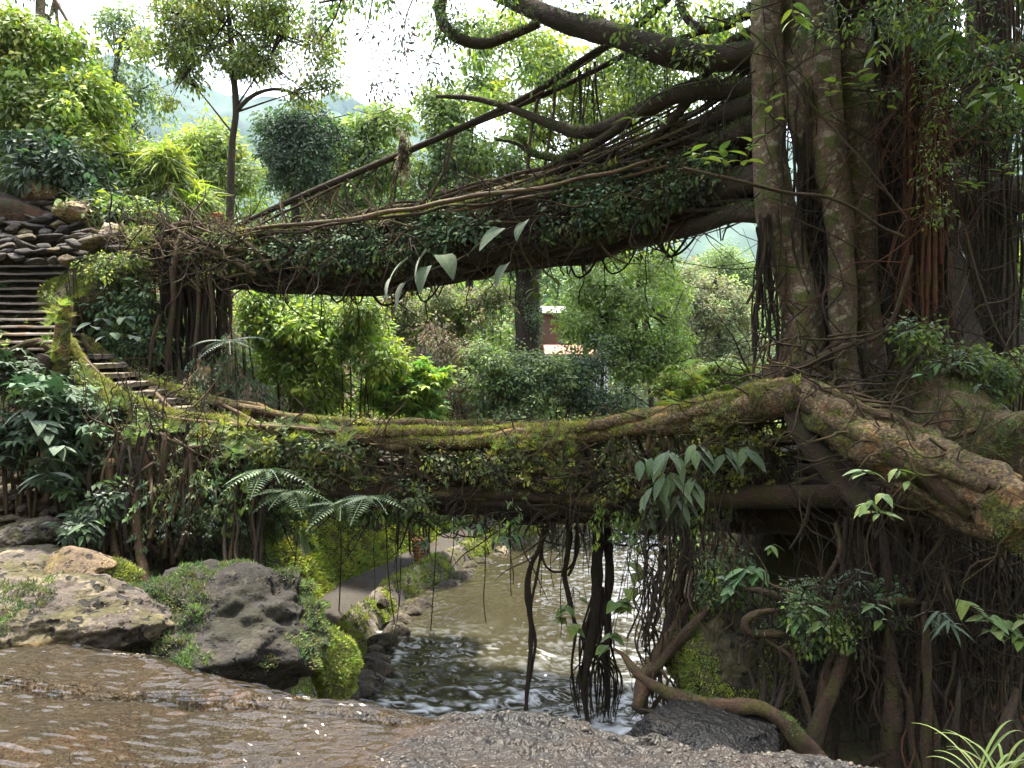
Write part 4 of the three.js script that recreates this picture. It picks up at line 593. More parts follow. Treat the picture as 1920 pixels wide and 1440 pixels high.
  leavesAlong(lower, 'ferns', (u, v, r) => face(0.08 + u * 0.4, v * 0.8 - 0.05, r), 260, 'fern', [G.olive, G.lime, G.mid], 0.42, { seed: 22 });
  leavesAlong(lower, 'leaves', (u, v, r) => face(0.5 + u * 0.45, 0.2 + v * 0.95, r), 720, 'small', [G.olive, G.lime, G.mid, G.deep], 0.8, { seed: 23, gap: -0.05 });
  leavesAlong(lower, 'hanging_leaves', (u, v, r) => { const p = deckN.getPointAt(0.1 + u * 0.75); p.y -= v * 0.35 - 0.05; p.z += (r() - 0.3) * 0.4; return p; }, 420, 'hang', [G.deep, G.mid, G.dark, G.bright], 0.75, { seed: 24, gap: -0.15 });
  leavesAlong(lower, 'leaves', (u, v, r) => { const p = farR.getPointAt(0.05 + u * 0.9); p.y += (r() - 0.7) * 0.35; p.z += (r() - 0.5) * 0.3; return p; }, 520, 'small', [G.olive, G.mid, G.lime], 0.8, { seed: 25, gap: 0 });
  // the posts of the left landing
  part('gate_post', tube([P(112, 720, 11.3), P(116, 640, 11.3), P(124, 565, 11.3)], [0.13, 0.11, 0.09], { seg: 9, rough: 0.25 }), M.moss, lower); part('gate_post', tube([P(75, 720, 11.2), P(80, 690, 11.2), P(88, 668, 11.2)], [0.16, 0.14, 0.12], { seg: 9, rough: 0.25 }), M.darkRoot, lower);
  leavesAlong(lower, 'ferns', (u, v, r) => P(lerp(88, 128, u), lerp(570, 690, v), 11.1 + r() * 0.3), 26, 'fern', [G.lime, G.bright, G.olive], 0.34, { seed: 27 });
  part('landing_root', tube([P(-30, 690, 11.4), P(30, 655, 11.2), P(70, 640, 11.2), P(110, 668, 11.2)], [0.05, 0.06, 0.05], { seg: 7 }), M.root, lower);
  // curtain of roots and props under the left end
  { const q = rng(44); for (let i = 0; i < 46; i++) { const px = 175 + q() * 190, d = 9.7 + q() * 0.9, y0 = 790 + q() * 70, y1 = 1000 + q() * 80 - (px - 175) * 0.1; link(lower, 'curtain_root', P(px, y0, d), P(px + (q() - 0.5) * 70, y1, d - 0.3), 0.012 + q() * 0.022, pick([M.root, M.pole, M.darkRoot], q), q, 0.14); } }
  for (const [l, R] of [[[[312, 812, 9.9], [305, 870, 9.8], [295, 940, 9.8], [285, 1010, 9.7]], 0.045], [[[362, 842, 9.8], [345, 900, 9.8], [322, 975, 9.7]], 0.025], [[[300, 812, 9.9], [330, 828, 9.8], [360, 842, 9.8], [385, 835, 9.8]], 0.022], [[[205, 860, 9.9], [208, 930, 9.8], [212, 1000, 9.7], [222, 1060, 9.5]], 0.05], [[[280, 1100, 9.3], [268, 1040, 9.5], [255, 980, 9.6], [250, 900, 9.8]], 0.06], [[[215, 925, 9.7], [260, 890, 9.7], [290, 868, 9.7]], 0.02]]) part('prop_root', tube(l.map(p => P(...p)), [R, R * 0.9, R * 1.1], { seg: 7, step: 0.08, rough: 0.3, wob: 0.03 }), pick([M.root, M.pole], r), lower);
  leavesAlong(lower, 'hanging_leaves', (u, v, r) => P(150 + u * 290, 790 + v * 200, 9.5 + r() * 0.5), 230, 'hang', [G.deep, G.mid, G.dark, G.olive], 0.6, { seed: 28, gap: 0 }); leavesAlong(lower, 'ferns', (u, v, r) => P(180 + u * 300, 800 + v * 90, 9.9 + r() * 0.3), 40, 'fern', [G.olive, G.mid, G.deep], 0.4, { seed: 30 });
  // stems rising from the dark boulder
  { const q = rng(45); for (let i = 0; i < 12; i++) { const px = 425 + q() * 85, d = 9.2 + q() * 0.4; link(lower, 'bank_stem', P(px, 1090 + q() * 20, d), P(px + (q() - 0.5) * 30, 880 + q() * 60, d + 0.7), 0.012 + q() * 0.014, pick([M.darkRoot, M.root], q), q, 0.05); } }
  // roots hanging from the deck to the river
  const hang = (l, R, mat = M.darkRoot) => part('hanging_root', tube(l.map(p => P(...p)), R, { seg: 7, step: 0.07, rough: 0.45, freq: 6, wob: 0.05 }), mat, lower);
  hang([[1030, 960, 10.2], [1020, 1010, 10.1], [1000, 1060, 10.1], [992, 1120, 10.1], [996, 1180, 10.1], [992, 1260, 10.1], [988, 1350, 10.1]], [0.03, 0.045, 0.03, 0.025]);
  hang([[1018, 960, 10.15], [1005, 1075, 10.12], [990, 1150, 10.05], [999, 1200, 10.08], [986, 1290, 10.1], [984, 1350, 10.1]], [0.016, 0.02, 0.014]);
  hang([[1064, 960, 10.3], [1062, 1060, 10.3], [1068, 1130, 10.3], [1078, 1190, 10.3], [1070, 1260, 10.3], [1085, 1340, 10.3]], [0.04, 0.04, 0.02, 0.012]);
  hang([[1088, 960, 10.35], [1080, 1040, 10.3], [1066, 1080, 10.3]], [0.03, 0.025, 0.02]);
  hang([[1120, 960, 10.3], [1122, 1050, 10.3], [1120, 1130, 10.3], [1112, 1200, 10.3], [1095, 1290, 10.3], [1106, 1365, 10.3]], [0.085, 0.085, 0.07, 0.03]);
  hang([[1142, 960, 10.4], [1141, 1060, 10.4], [1143, 1140, 10.4], [1138, 1230, 10.4], [1140, 1330, 10.4]], [0.06, 0.06, 0.05, 0.03]);
  { const q = rng(46); for (let i = 0; i < 44; i++) { const px = 1088 + q() * 60, x2 = 1076 + q() * 80; hang([[px * 0.3 + 1125 * 0.7, 1100 + q() * 60, 10.3], [px, 1180 + q() * 30, 10.25 + q() * 0.15], [x2 + (q() - 0.5) * 14, 1260, 10.2 + q() * 0.2], [x2, 1320 + q() * 50, 10.2 + q() * 0.2]], [0.016, 0.016 * (0.3 + q()), 0.004]); } }
  const loop = (cx, cy, rx, ry, d, a0, a1, R) => { const l = []; for (let i = 0; i <= 14; i++) { const a = lerp(a0, a1, i / 14); l.push([cx + Math.cos(a) * rx, cy + Math.sin(a) * ry, d + 0.1 * Math.sin(a * 2)]); } hang(l, R); };
  loop(1048, 1020, 36, 56, 10.15, -0.6, Math.PI + 0.5, 0.016); loop(1235, 1060, 22, 40, 9.9, Math.PI, 6.2, 0.016); loop(1028, 930, 42, 30, 9.85, 0, Math.PI * 1.1, 0.016); loop(1180, 1000, 40, 26, 10.1, 0, 3.1, 0.012); loop(880, 985, 50, 18, 10.0, 0.1, 3.0, 0.01); loop(1150, 985, 28, 34, 10.2, 0.2, 2.9, 0.01);
  { const q = rng(47); for (let i = 0; i < 34; i++) { const px = 640 + q() * 620, d = 9.7 + q() * 1.2, y1 = 1010 + q() * q() * 260; hang([[px, 940, d], [px + (q() - 0.5) * 8, (940 + y1) / 2, d], [px + (q() - 0.5) * 12, y1, d]], 0.0035 + q() * 0.004); } }
  { const q = rng(48); for (let i = 0; i < 26; i++) { const px = 1195 + q() * 130, d = 9.0 + q() * 0.7; hang([[px, 975, d], [px + (q() - 0.5) * 20, 1060, d], [px - 20 + (q() - 0.5) * 40, 1150 + q() * 80, d - 0.2]], 0.004 + q() * q() * 0.018); } }
  // horizontal beams of the right landing
  for (const [l, R] of [[[[1160, 950, 9.9], [1300, 940, 9.6], [1450, 932, 9.3], [1620, 930, 9.1], [1760, 950, 8.9]], 0.14], [[[1200, 905, 10.0], [1350, 905, 9.6], [1500, 908, 9.4], [1650, 915, 9.2]], 0.07], [[[1180, 975, 10.3], [1350, 970, 10.0], [1550, 975, 9.8], [1800, 985, 9.5]], 0.2], [[[1330, 890, 9.6], [1370, 850, 9.4], [1420, 835, 9.3], [1500, 830, 9.2]], 0.03], [[[1380, 905, 9.5], [1450, 860, 9.3], [1520, 840, 9.2], [1560, 825, 9.1]], 0.035], [[[1400, 790, 9.3], [1440, 850, 9.3], [1455, 905, 9.4]], 0.05], [[[1540, 850, 9.2], [1570, 890, 9.2], [1560, 920, 9.3]], 0.04]]) part('landing_beam', tube(l.map(p => P(...p)), R, { seg: 8, step: 0.15, rough: 0.25 }), R > 0.1 ? M.root : M.darkRoot, lower);
}
const upper = thing('upper_root_bridge', 'upper living root bridge with pole handrails arching to the fig tree', 'bridge', V(-1, 6.5, -13));
const upC = curveOf([[225, 462, 14.6], [430, 490, 14.2], [560, 488, 14], [700, 482, 13.7], [850, 460, 13.3], [1000, 430, 12.9], [1150, 398, 12.5], [1300, 352, 12.1], [1440, 310, 11.8]]);
{
  const r = rng(88), hh = [20, 44, 52, 60, 62, 62, 66, 74, 82].map(v => v * 0.0088), hw = [0.5, 0.7, 0.75, 0.75, 0.75, 0.75, 0.75, 0.75, 0.7];
  bundle(upper, 'deck_root', upC, hh, hw, 34, 0.07, 0.13, [M.darkRoot, M.limb, M.darkRoot, M.root], { seed: 81, wob: 0.08, twist: 2 });
  bundle(upper, 'deck_root', upC, hh.map(v => v * 0.7), hw.map(v => v * 0.75), 22, 0.12, 0.2, [M.darkRoot], { seed: 82, core: true, full: true });
  const F = (u, v, r) => { const p = upC.getPointAt(clamp(0.02 + u * 0.96)), h = tableAt(hh, u); p.y += h * (0.9 - 1.75 * v); p.z += 0.5 + 0.45 * Math.sin(Math.PI * clamp(v)) + (r() - 0.5) * 0.2; return p; };
  leavesAlong(upper, 'leaves', (u, v, r) => F(0.06 + 0.94 * Math.pow(u, 0.7), v * 0.85, r), 1300, 'small', [G.dark, G.deep, G.mid, G.blue, G.olive], 1.1, { seed: 83, gap: -0.05, mat: M.leafWax });
  leavesAlong(upper, 'leaves', (u, v, r) => F(0.35 + u * 0.6, v * 0.75, r), 700, 'leafy', [G.dark, G.deep, G.blue], 0.6, { seed: 84, gap: 0.0, mat: M.leafWax });
  leavesAlong(upper, 'hanging_leaves', (u, v, r) => { const p = F(0.06 + u * 0.9, 0.95, r); p.z -= 0.4 + 0.5 * v; return p; }, 260, 'hang', [G.dark, G.deep, G.mid], 0.6, { seed: 85, gap: 0 });
  leavesAlong(upper, 'moss', (u, v, r) => { const p = upC.getPointAt(clamp(u)); p.y += tableAt(hh, u) * 1.0; p.z += (v - 0.4) * 1.4; return p; }, 2600, 'moss', [G.olive, G.lime, G.mid, G.olive], 1.3, { seed: 86, gap: -0.15, mat: M.leafMatte, n: V(0, 1, 0) });
  leavesAlong(upper, 'top_plants', (u, v, r) => { const p = upC.getPointAt(clamp(u * 0.9)); p.y += tableAt(hh, u) * (0.95 + v * 0.15); p.z += (r() - 0.6) * 1.0; return p; }, 360, 'small', [G.olive, G.mid, G.bright, G.deep], 1.0, { seed: 87, gap: -0.1 });
  const bar = (name, l, R, mat = M.pole, o = {}) => part(name, tube(l.map(p => P(...p)), R, { seg: 8, step: 0.15, rough: 0.14, ...o }), mat, upper);
  // pole handrails
  bar('handrail_pole', [[430, 438, 13.3], [560, 424, 13.0], [700, 404, 12.6], [860, 376, 12.2], [1030, 348, 11.8], [1225, 300, 11.3]], [0.03, 0.042, 0.038, 0.028], M.pole, { wob: 0.06, rough: 0.25 });
  bar('handrail_pole', [[735, 396, 13.2], [860, 360, 12.9], [1000, 320, 12.5], [1160, 280, 12.0]], [0.025, 0.036, 0.03], M.root, { wob: 0.06 }); bar('handrail_pole', [[800, 392, 13.8], [960, 350, 13.3], [1120, 320, 12.9], [1300, 262, 12.3]], [0.05, 0.07, 0.08], M.moss);
  bar('handrail_pole', [[440, 436, 15.0], [600, 420, 14.7], [760, 405, 14.4], [900, 372, 14.1]], [0.05, 0.06, 0.04], M.root); bar('handrail_pole', [[330, 425, 14.2], [420, 430, 14.0], [520, 440, 13.8], [640, 428, 13.6]], [0.07, 0.08, 0.05], M.root);
  bar('handrail_pole', [[840, 398, 12.3], [1000, 368, 12.0], [1120, 345, 11.7], [1250, 312, 11.3]], [0.025, 0.03, 0.025], M.pole);
  bar('handrail_pole', [[470, 442, 13.2], [640, 420, 12.8], [800, 398, 12.4], [960, 368, 12.0]], [0.02, 0.03, 0.02], M.root, { wob: 0.08 }); bar('handrail_pole', [[600, 415, 14.0], [760, 388, 13.7], [930, 345, 13.3], [1100, 300, 12.8], [1260, 250, 12.2]], [0.03, 0.04, 0.04], M.moss, { wob: 0.08 }); bar('handrail_pole', [[700, 396, 13.4], [900, 345, 12.9], [1080, 310, 12.4], [1330, 235, 11.6]], [0.02, 0.03, 0.04], M.root, { wob: 0.08 });
  // the long rising cables
  bar('cable_root', [[428, 432, 14.3], [520, 388, 14.0], [640, 336, 13.7], [740, 294, 13.4], [880, 233, 13.0], [1000, 175, 12.6], [1100, 108, 12.2], [1180, 60, 11.9], [1265, -15, 11.6]], [0.05, 0.06, 0.06, 0.055, 0.06], M.darkRoot);
  bar('cable_root', [[770, 283, 13.4], [900, 228, 13.1], [1010, 182, 12.8], [1100, 140, 12.5], [1180, 100, 12.2], [1290, 68, 11.9], [1410, 30, 11.6]], [0.035, 0.045, 0.05, 0.04], M.darkRoot);
  bar('cable_root', [[880, 236, 13.0], [960, 205, 12.7], [1020, 172, 12.4]], [0.02, 0.03, 0.03], M.darkRoot); bar('cable_root', [[640, 345, 13.6], [560, 385, 13.8], [470, 428, 14.0]], [0.02, 0.025, 0.02], M.root);
  // struts, ties and posts
  for (const [x0, y0, x1, y1, R] of [[850, 250, 800, 400, 0.022], [1010, 180, 985, 345, 0.025], [1040, 155, 1012, 350, 0.022], [757, 300, 728, 402, 0.018], [745, 305, 722, 400, 0.014], [832, 355, 850, 432, 0.04], [750, 400, 742, 452, 0.03], [700, 385, 660, 430, 0.016], [640, 345, 605, 425, 0.016], [600, 362, 560, 430, 0.014], [560, 380, 600, 430, 0.014], [520, 398, 560, 430, 0.012], [500, 405, 470, 440, 0.016], [680, 325, 640, 420, 0.016], [650, 335, 720, 405, 0.012], [900, 380, 905, 425, 0.02], [1170, 285, 1135, 340, 0.02], [790, 405, 812, 445, 0.02], [770, 408, 760, 450, 0.016], [725, 402, 735, 440, 0.018], [980, 360, 1000, 400, 0.02], [1040, 355, 1045, 395, 0.018], [1000, 180, 1180, 60, 0.012], [545, 440, 552, 500, 0.04]]) link(upper, 'strut', P(x0, y0, 13.5 - (x0 - 700) * 0.0025), P(x1, y1, 13.3 - (x1 - 700) * 0.0025), R * 1.35, pick([M.root, M.pole, M.pole], r), r, 0.05);
  { const q = rng(92); for (let i = 0; i < 60; i++) { const u = q() * 0.55, p = upC.getPointAt(0.04 + u), h = tableAt(hh, u); p.y += h * (0.5 + q() * 0.7); p.z += 0.5 + q() * 0.3; link(upper, 'tangle_root', p, p.clone().add(V((q() - 0.4) * 1.2, (q() - 0.4) * 0.6, (q() - 0.5) * 0.4)), 0.01 + q() * 0.02, pick([M.root, M.moss, M.darkRoot, M.pole], q), q, 0.12); } }
  // landing roots heaped at the left end
  for (const [l, R] of [[[[250, 500, 13.3], [290, 455, 13.3], [325, 425, 13.4], [365, 420, 13.5], [420, 440, 13.5]], 0.07], [[[235, 440, 14.0], [330, 436, 13.8], [420, 436, 13.7], [500, 455, 13.4]], 0.07], [[[228, 420, 13.6], [245, 450, 13.5], [270, 490, 13.4], [265, 540, 13.3]], 0.04], [[[320, 425, 13.3], [370, 455, 13.2], [430, 465, 13.1], [520, 480, 13.1]], 0.05], [[[200, 480, 13.5], [260, 470, 13.3], [330, 455, 13.2], [420, 480, 13.1], [480, 515, 13.0]], 0.05], [[[340, 440, 13.2], [330, 480, 13.1], [325, 520, 13.1]], 0.05], [[[440, 440, 13.3], [480, 470, 13.0], [510, 510, 12.9]], 0.04]]) bar('landing_root', l, [R * 0.8, R, R * 0.8], pick([M.moss, M.root], r));
  leavesAlong(upper, 'leaves', (u, v, r) => P(250 + u * 230, 430 + v * 80, 13.1 + r() * 0.4), 330, 'small', [G.olive, G.mid, G.lime], 0.8, { seed: 93, gap: -0.1 });
  // pier curtain under the left end
  { const q = rng(94); for (let i = 0; i < 70; i++) { const px = 305 + q() * 125, d = 13.1 + q() * 1.0, y1 = 640 + q() * 70; link(upper, 'curtain_root', P(px, 495 + q() * 15, d), P(px + (q() - 0.5) * 20 - (px < 330 ? 8 : 0), y1, d), 0.012 + q() * 0.03, pick([M.darkRoot, M.limb, M.root], q), q, 0.04); } }
  for (const [l, R] of [[[[322, 500, 13.0], [326, 560, 13.0], [318, 630, 13.0], [312, 700, 13.0]], 0.045], [[[390, 500, 13.1], [398, 570, 13.0], [400, 640, 13.0]], 0.035], [[[370, 500, 13.0], [372, 580, 13.0], [362, 690, 12.9]], 0.03], [[[300, 590, 12.8], [285, 640, 12.8], [280, 690, 12.8]], 0.03]]) bar('curtain_root', l, R, M.root);
  tangle(upper, (u, v, q) => F(u, v, q), 700, 0.8, 0.014, [M.darkRoot, M.root, M.moss], 55); tangle(upper, (u, v, q) => { const p = upC.getPointAt(u); p.y += tableAt(hh, u) * (0.75 + v * 0.25); p.z += (q() - 0.3) * 1.2; return p; }, 420, 0.7, 0.012, [M.moss, M.root, M.pole], 56); tangle(upper, (u, v, q) => P(240 + u * 240, 420 + v * 110, 13.0 + q() * 0.6), 220, 0.8, 0.013, [M.moss, M.root, M.pole], 57);
  // mossy roots fanning from the bridge up to the fig
  { const q = rng(96); for (let i = 0; i < 44; i++) { const u = 0.45 + q() * 0.5, a = upC.getPointAt(u); a.y += tableAt(hh, u) * (0.7 + q() * 0.3); a.z += (q() - 0.2) * 1.1; const b = P(1400 + q() * 30, 60 + q() * 290 + (u > 0.8 ? 0 : 60), 10.9 + q() * 0.5); link(upper, 'fan_root', a, b, 0.014 + q() * q() * 0.045, pick([M.moss, M.root, M.darkRoot, M.limb], q), q, 0.16); }
    for (let i = 0; i < 26; i++) { const x = 430 + q() * 330, t = (x - 430) / 830, y0 = 432 - (x - 430) * 0.46; link(upper, 'lattice_root', P(x, y0 + 4, 14.2 - t * 2), P(x - 70 + q() * 120, 425 - (x - 430) * 0.06 + q() * 15, 13.9 - t * 1.5), 0.008 + q() * 0.01, pick([M.root, M.pole, M.darkRoot], q), q, 0.08); }
    for (let i = 0; i < 16; i++) { const x = 780 + q() * 500; link(upper, 'lattice_root', P(x, 285 - (x - 770) * 0.5 + q() * 10, 13.2 - (x - 770) * 0.003), P(x - 30 + q() * 60, 385 - (x - 780) * 0.18, 13.2 - (x - 770) * 0.0028), 0.006 + q() * 0.009, pick([M.root, M.darkRoot], q), q, 0.06); } }
  // loops and threads under the arch
  { const q = rng(95); for (let i = 0; i < 30; i++) { const u = 0.3 + q() * 0.65, a = upC.getPointAt(u), h = tableAt(hh, u); a.y -= h * 0.9; a.z += 0.4 * q(); const b = a.clone().add(V((q() - 0.3) * 0.9, -0.1 - q() * 0.25, 0)); if (i % 2) part('hanging_loop', tube([a, a.clone().lerp(b, 0.5).add(V(0, -0.25, 0)), b, b.clone().add(V(0.25, 0.45, 0))], 0.012 + q() * 0.012, { seg: 5, step: 0.08 }), M.darkRoot, upper); else link(upper, 'hanging_root', a, a.clone().add(V((q() - 0.5) * 0.2, -0.3 - q() * 0.9, 0)), 0.008 + q() * 0.008, M.darkRoot, q, 0.05); } }
}
console.log('bridges done');
// ---------------------------------------------------------------- the strangler fig on the right bank
const fig = thing('fig_tree', 'huge strangler fig with many trunks and hanging aerial roots at right', 'tree', P(1560, 740, 10.6));
{
  const r = rng(3001), put = (name, l, R, mat, o = {}) => { const g = tube(l.map(p => P(...p)), R, { seg: 12, step: 0.14, rough: 0.18, freq: 2.2, ...o }); part(name, g, mat, fig); return g; };
  const px = (v, d) => v * S(d);
  put('trunk', [[1436, -160, 10.6], [1440, 0, 10.6], [1440, 130, 10.6], [1444, 260, 10.6], [1452, 370, 10.5], [1478, 480, 10.5], [1500, 580, 10.4], [1506, 660, 10.4], [1490, 760, 10.3]], [0.19, 0.19, 0.2, 0.2, 0.23, 0.27, 0.26, 0.3, 0.5], M.trunk, { flute: 0.08, seg: 18, step: 0.09 });
  put('trunk', [[1515, -170, 10.6], [1525, 0, 10.6], [1535, 130, 10.5], [1545, 240, 10.5], [1560, 340, 10.4], [1573, 430, 10.3], [1577, 530, 10.2], [1580, 630, 10.1], [1596, 745, 9.9], [1604, 800, 9.8]], [0.2, 0.24, 0.27, 0.26, 0.24, 0.19, 0.17, 0.17, 0.16, 0.2], M.trunk, { flute: 0.07, seg: 16, step: 0.09 });
  put('trunk', [[1590, -170, 11], [1592, 50, 10.9], [1600, 200, 10.8], [1612, 330, 10.7], [1618, 430, 10.6], [1622, 540, 10.5], [1634, 660, 10.4], [1640, 790, 10.2]], [0.24, 0.26, 0.26, 0.25, 0.22, 0.17, 0.17, 0.22], M.trunk, { flute: 0.07, seg: 14 });
  put('trunk', [[1490, -20, 10.8], [1488, 120, 10.7], [1492, 190, 10.5], [1504, 260, 10.5], [1515, 330, 10.6]], [0.2, 0.2, 0.17, 0.12], M.trunk, { flute: 0.05 });
  put('trunk', [[1640, -160, 11.6], [1640, 100, 11.6], [1650, 300, 11.6], [1672, 500, 11.5], [1700, 650, 11.3], [1740, 800, 11]], [0.36, 0.38, 0.4, 0.38, 0.45, 0.8], M.limb, { flute: 0.14, seg: 26, rough: 0.3, step: 0.12 });
  put('trunk', [[1860, -100, 12.2], [1850, 150, 12.2], [1845, 400, 12.2], [1860, 600, 12.1], [1890, 760, 12]], [0.3, 0.32, 0.34, 0.36, 0.5], M.limb, { flute: 0.12, seg: 16, rough: 0.3 });
  put('trunk', [[1745, -100, 11.4], [1742, 150, 11.3], [1748, 400, 11.2], [1760, 560, 11], [1790, 720, 10.8]], [0.2, 0.2, 0.22, 0.3, 0.45], M.limb, { flute: 0.12, seg: 14, rough: 0.3 });
  put('trunk', [[1500, -60, 11.6], [1515, 200, 11.5], [1528, 400, 11.4], [1540, 560, 11.2], [1548, 760, 11]], [0.16, 0.17, 0.17, 0.17, 0.26], M.limb, { flute: 0.12, rough: 0.3 });
  // limbs
  const limbs = [
    [[[1440, 90, 10.7], [1350, 110, 11.0], [1240, 95, 11.3], [1150, 65, 11.6], [1070, 45, 12], [980, 10, 12.4], [880, -40, 12.8]], [0.2, 0.2, 0.18, 0.15, 0.12]],
    [[[880, -60, 12.6], [832, -10, 12.5], [828, 35, 12.4], [850, 66, 12.4], [900, 82, 12.3], [960, 65, 12.2], [1010, 45, 12.1]], [0.1, 0.1, 0.09, 0.06]],
    [[[1440, 160, 10.7], [1370, 165, 11.0], [1290, 172, 11.3], [1220, 200, 11.6], [1160, 230, 11.9], [1100, 248, 12.1], [1040, 235, 12.4], [960, 205, 12.7], [890, 185, 13], [818, 180, 13.3]], [0.13, 0.15, 0.13, 0.08, 0.05, 0.03]],
    [[[1190, 215, 11.7], [1130, 260, 12.0], [1075, 290, 12.2], [1030, 312, 12.5]], [0.1, 0.08, 0.05]], [[[1080, 305, 12.3], [1000, 290, 12.5], [965, 268, 12.6], [930, 262, 12.7]], [0.05, 0.04, 0.02]], [[[1000, 290, 12.5], [985, 270, 12.5], [968, 255, 12.5]], [0.04, 0.02]],
    [[[1420, 190, 10.8], [1370, 210, 11.1], [1300, 240, 11.5], [1230, 270, 11.9], [1130, 300, 12.3], [1000, 335, 12.7]], [0.16, 0.13, 0.1, 0.09]], [[[1430, 230, 10.8], [1360, 260, 11.2], [1280, 290, 11.6], [1190, 320, 12], [1080, 345, 12.4]], [0.16, 0.15, 0.12, 0.1]],
    [[[1430, 60, 10.7], [1370, 80, 11], [1330, 130, 11.2], [1290, 190, 11.4], [1240, 245, 11.6], [1200, 290, 11.8]], [0.08, 0.07, 0.06]], [[[1270, -20, 11.2], [1285, 30, 11.1], [1320, 55, 11.0], [1380, 40, 10.9], [1430, 0, 10.8]], [0.06, 0.06, 0.07]],
    [[[1690, 90, 11.4], [1760, 110, 11.2], [1850, 120, 11], [1990, 110, 10.8]], [0.3, 0.26, 0.22]], [[[1660, 250, 11.4], [1740, 290, 11.4], [1840, 240, 11.3], [2000, 190, 11.2]], [0.28, 0.22, 0.16]],
    [[[1660, 350, 11.8], [1750, 370, 11.8], [1850, 372, 11.8], [2040, 350, 11.8]], [0.3, 0.3, 0.3]], [[[1600, 60, 11], [1560, 120, 10.9], [1500, 150, 10.8]], [0.14, 0.12, 0.1]], [[[1800, 165, 10.6], [1860, 130, 10.4], [1960, 70, 10.2]], [0.035, 0.03, 0.02]],
    [[[1440, 330, 10.7], [1360, 350, 11.2], [1270, 380, 11.7], [1150, 420, 12.2]], [0.2, 0.2, 0.15]], [[[1450, 400, 10.6], [1380, 400, 11.1], [1290, 425, 11.6], [1180, 455, 12.1]], [0.16, 0.15, 0.12]]];
  const limbG = limbs.map(([l, R]) => put('limb', l, R, M.limb, { seg: 9, rough: 0.22 }));
  limbG.forEach((g, i) => mossOn(fig, g, 170, [G.olive, G.mid, G.deep], { seed: i + 40, up: 0.1, gap: -0.05, size: 0.9 }));
  // buttress roots on the mound
  for (const [l, R] of [[[[1495, 640, 10.3], [1450, 700, 10.1], [1400, 735, 9.9], [1330, 765, 9.6], [1260, 785, 9.4]], [0.16, 0.13, 0.1, 0.08]], [[[1500, 660, 10.2], [1460, 725, 9.8], [1400, 760, 9.5]], [0.14, 0.12, 0.09]], [[[1510, 690, 10.2], [1560, 650, 9.8], [1600, 620, 9.8]], [0.05, 0.04, 0.03]], [[[1420, 720, 9.8], [1500, 690, 9.7], [1560, 660, 9.7], [1610, 640, 9.8]], [0.05, 0.05, 0.03]], [[[1700, 720, 10.4], [1720, 800, 9.8], [1710, 870, 9.2]], [0.2, 0.18, 0.16]], [[[1780, 700, 10.5], [1830, 780, 9.6], [1900, 850, 9.0], [1990, 900, 8.6]], [0.25, 0.2, 0.2]], [[[1640, 760, 10], [1690, 800, 9.5], [1720, 880, 9]], [0.16, 0.14, 0.12]], [[[1730, 780, 9.4], [1800, 800, 9.0], [1880, 790, 8.9], [1960, 800, 8.8]], [0.14, 0.12, 0.1]], [[[1760, 830, 8.6], [1840, 800, 8.5], [1870, 780, 8.6]], [0.035, 0.03, 0.025]], [[[1760, 760, 9.2], [1820, 790, 8.9], [1850, 830, 8.6]], [0.05, 0.04, 0.04]], [[[1690, 740, 9.6], [1740, 800, 9.2], [1780, 850, 8.8]], [0.03, 0.03, 0.025]]]) put('buttress_root', l, R, pick([M.root, M.moss], r), { seg: 9, rough: 0.25 });
  // the great mossy root that runs down to the right, and the dark flank of its neighbour
  const big = put('great_root', [[1440, 742, 9.2], [1500, 748, 8.9], [1560, 775, 8.6], [1640, 822, 8.2], [1740, 875, 7.8], [1850, 930, 7.4], [1990, 1000, 6.9]], [0.16, 0.24, 0.29, 0.31, 0.32, 0.33, 0.34], M.moss, { seg: 28, step: 0.05, rough: 0.42, freq: 3.4 });
  mossOn(fig, big, 2600, [G.olive, G.olive, [0.2, 0.17, 0.05], G.mid, G.brown], { seed: 61, up: -0.3, gap: 0.0, freq: 2.4, size: 0.6 });
  { const base = curveOf([[1440, 742, 9.2], [1500, 748, 8.9], [1560, 775, 8.6], [1640, 822, 8.2], [1740, 875, 7.8], [1850, 930, 7.4], [1990, 1000, 6.9]]); bundle(fig, 'fused_strand', base, [0.12, 0.22, 0.27, 0.29, 0.3, 0.31, 0.32], [0.12, 0.22, 0.27, 0.29, 0.3, 0.31, 0.32], 15, 0.035, 0.1, [M.moss, M.root, M.moss], { seed: 64, wob: 0.06, twist: 2.2 });
    tangle(fig, (u, v, q) => { const p = base.getPointAt(u), a = v * 6.28; p.y += Math.sin(a) * 0.32; p.z += Math.cos(a) * 0.32; return p; }, 160, 0.6, 0.014, [M.root, M.moss], 65); }
  put('great_root', [[1478, 740, 8.85], [1500, 800, 8.75], [1535, 850, 8.6], [1580, 900, 8.45], [1640, 960, 8.2]], [0.11, 0.13, 0.14, 0.16], M.darkRoot, { seg: 10 });
  const second = put('great_root', [[1230, 800, 9.5], [1300, 792, 9.4], [1380, 772, 9.2], [1440, 752, 9.0], [1500, 742, 8.8]], [0.11, 0.13, 0.17, 0.2, 0.22], M.moss, { seg: 18, step: 0.07, rough: 0.28 }); mossOn(fig, second, 1400, [G.olive, G.lime, G.brown], { seed: 62, up: 0, gap: 0.05, size: 0.6 });
  const rise = put('great_root', [[1690, 700, 10.3], [1760, 760, 9.6], [1830, 820, 8.9], [1930, 850, 8.2]], [0.4, 0.42, 0.4, 0.38], M.moss, { seg: 20, step: 0.08, rough: 0.35 }); mossOn(fig, rise, 1800, [G.olive, G.brown, G.mid], { seed: 63, up: -0.2, gap: 0.0, size: 0.8 });
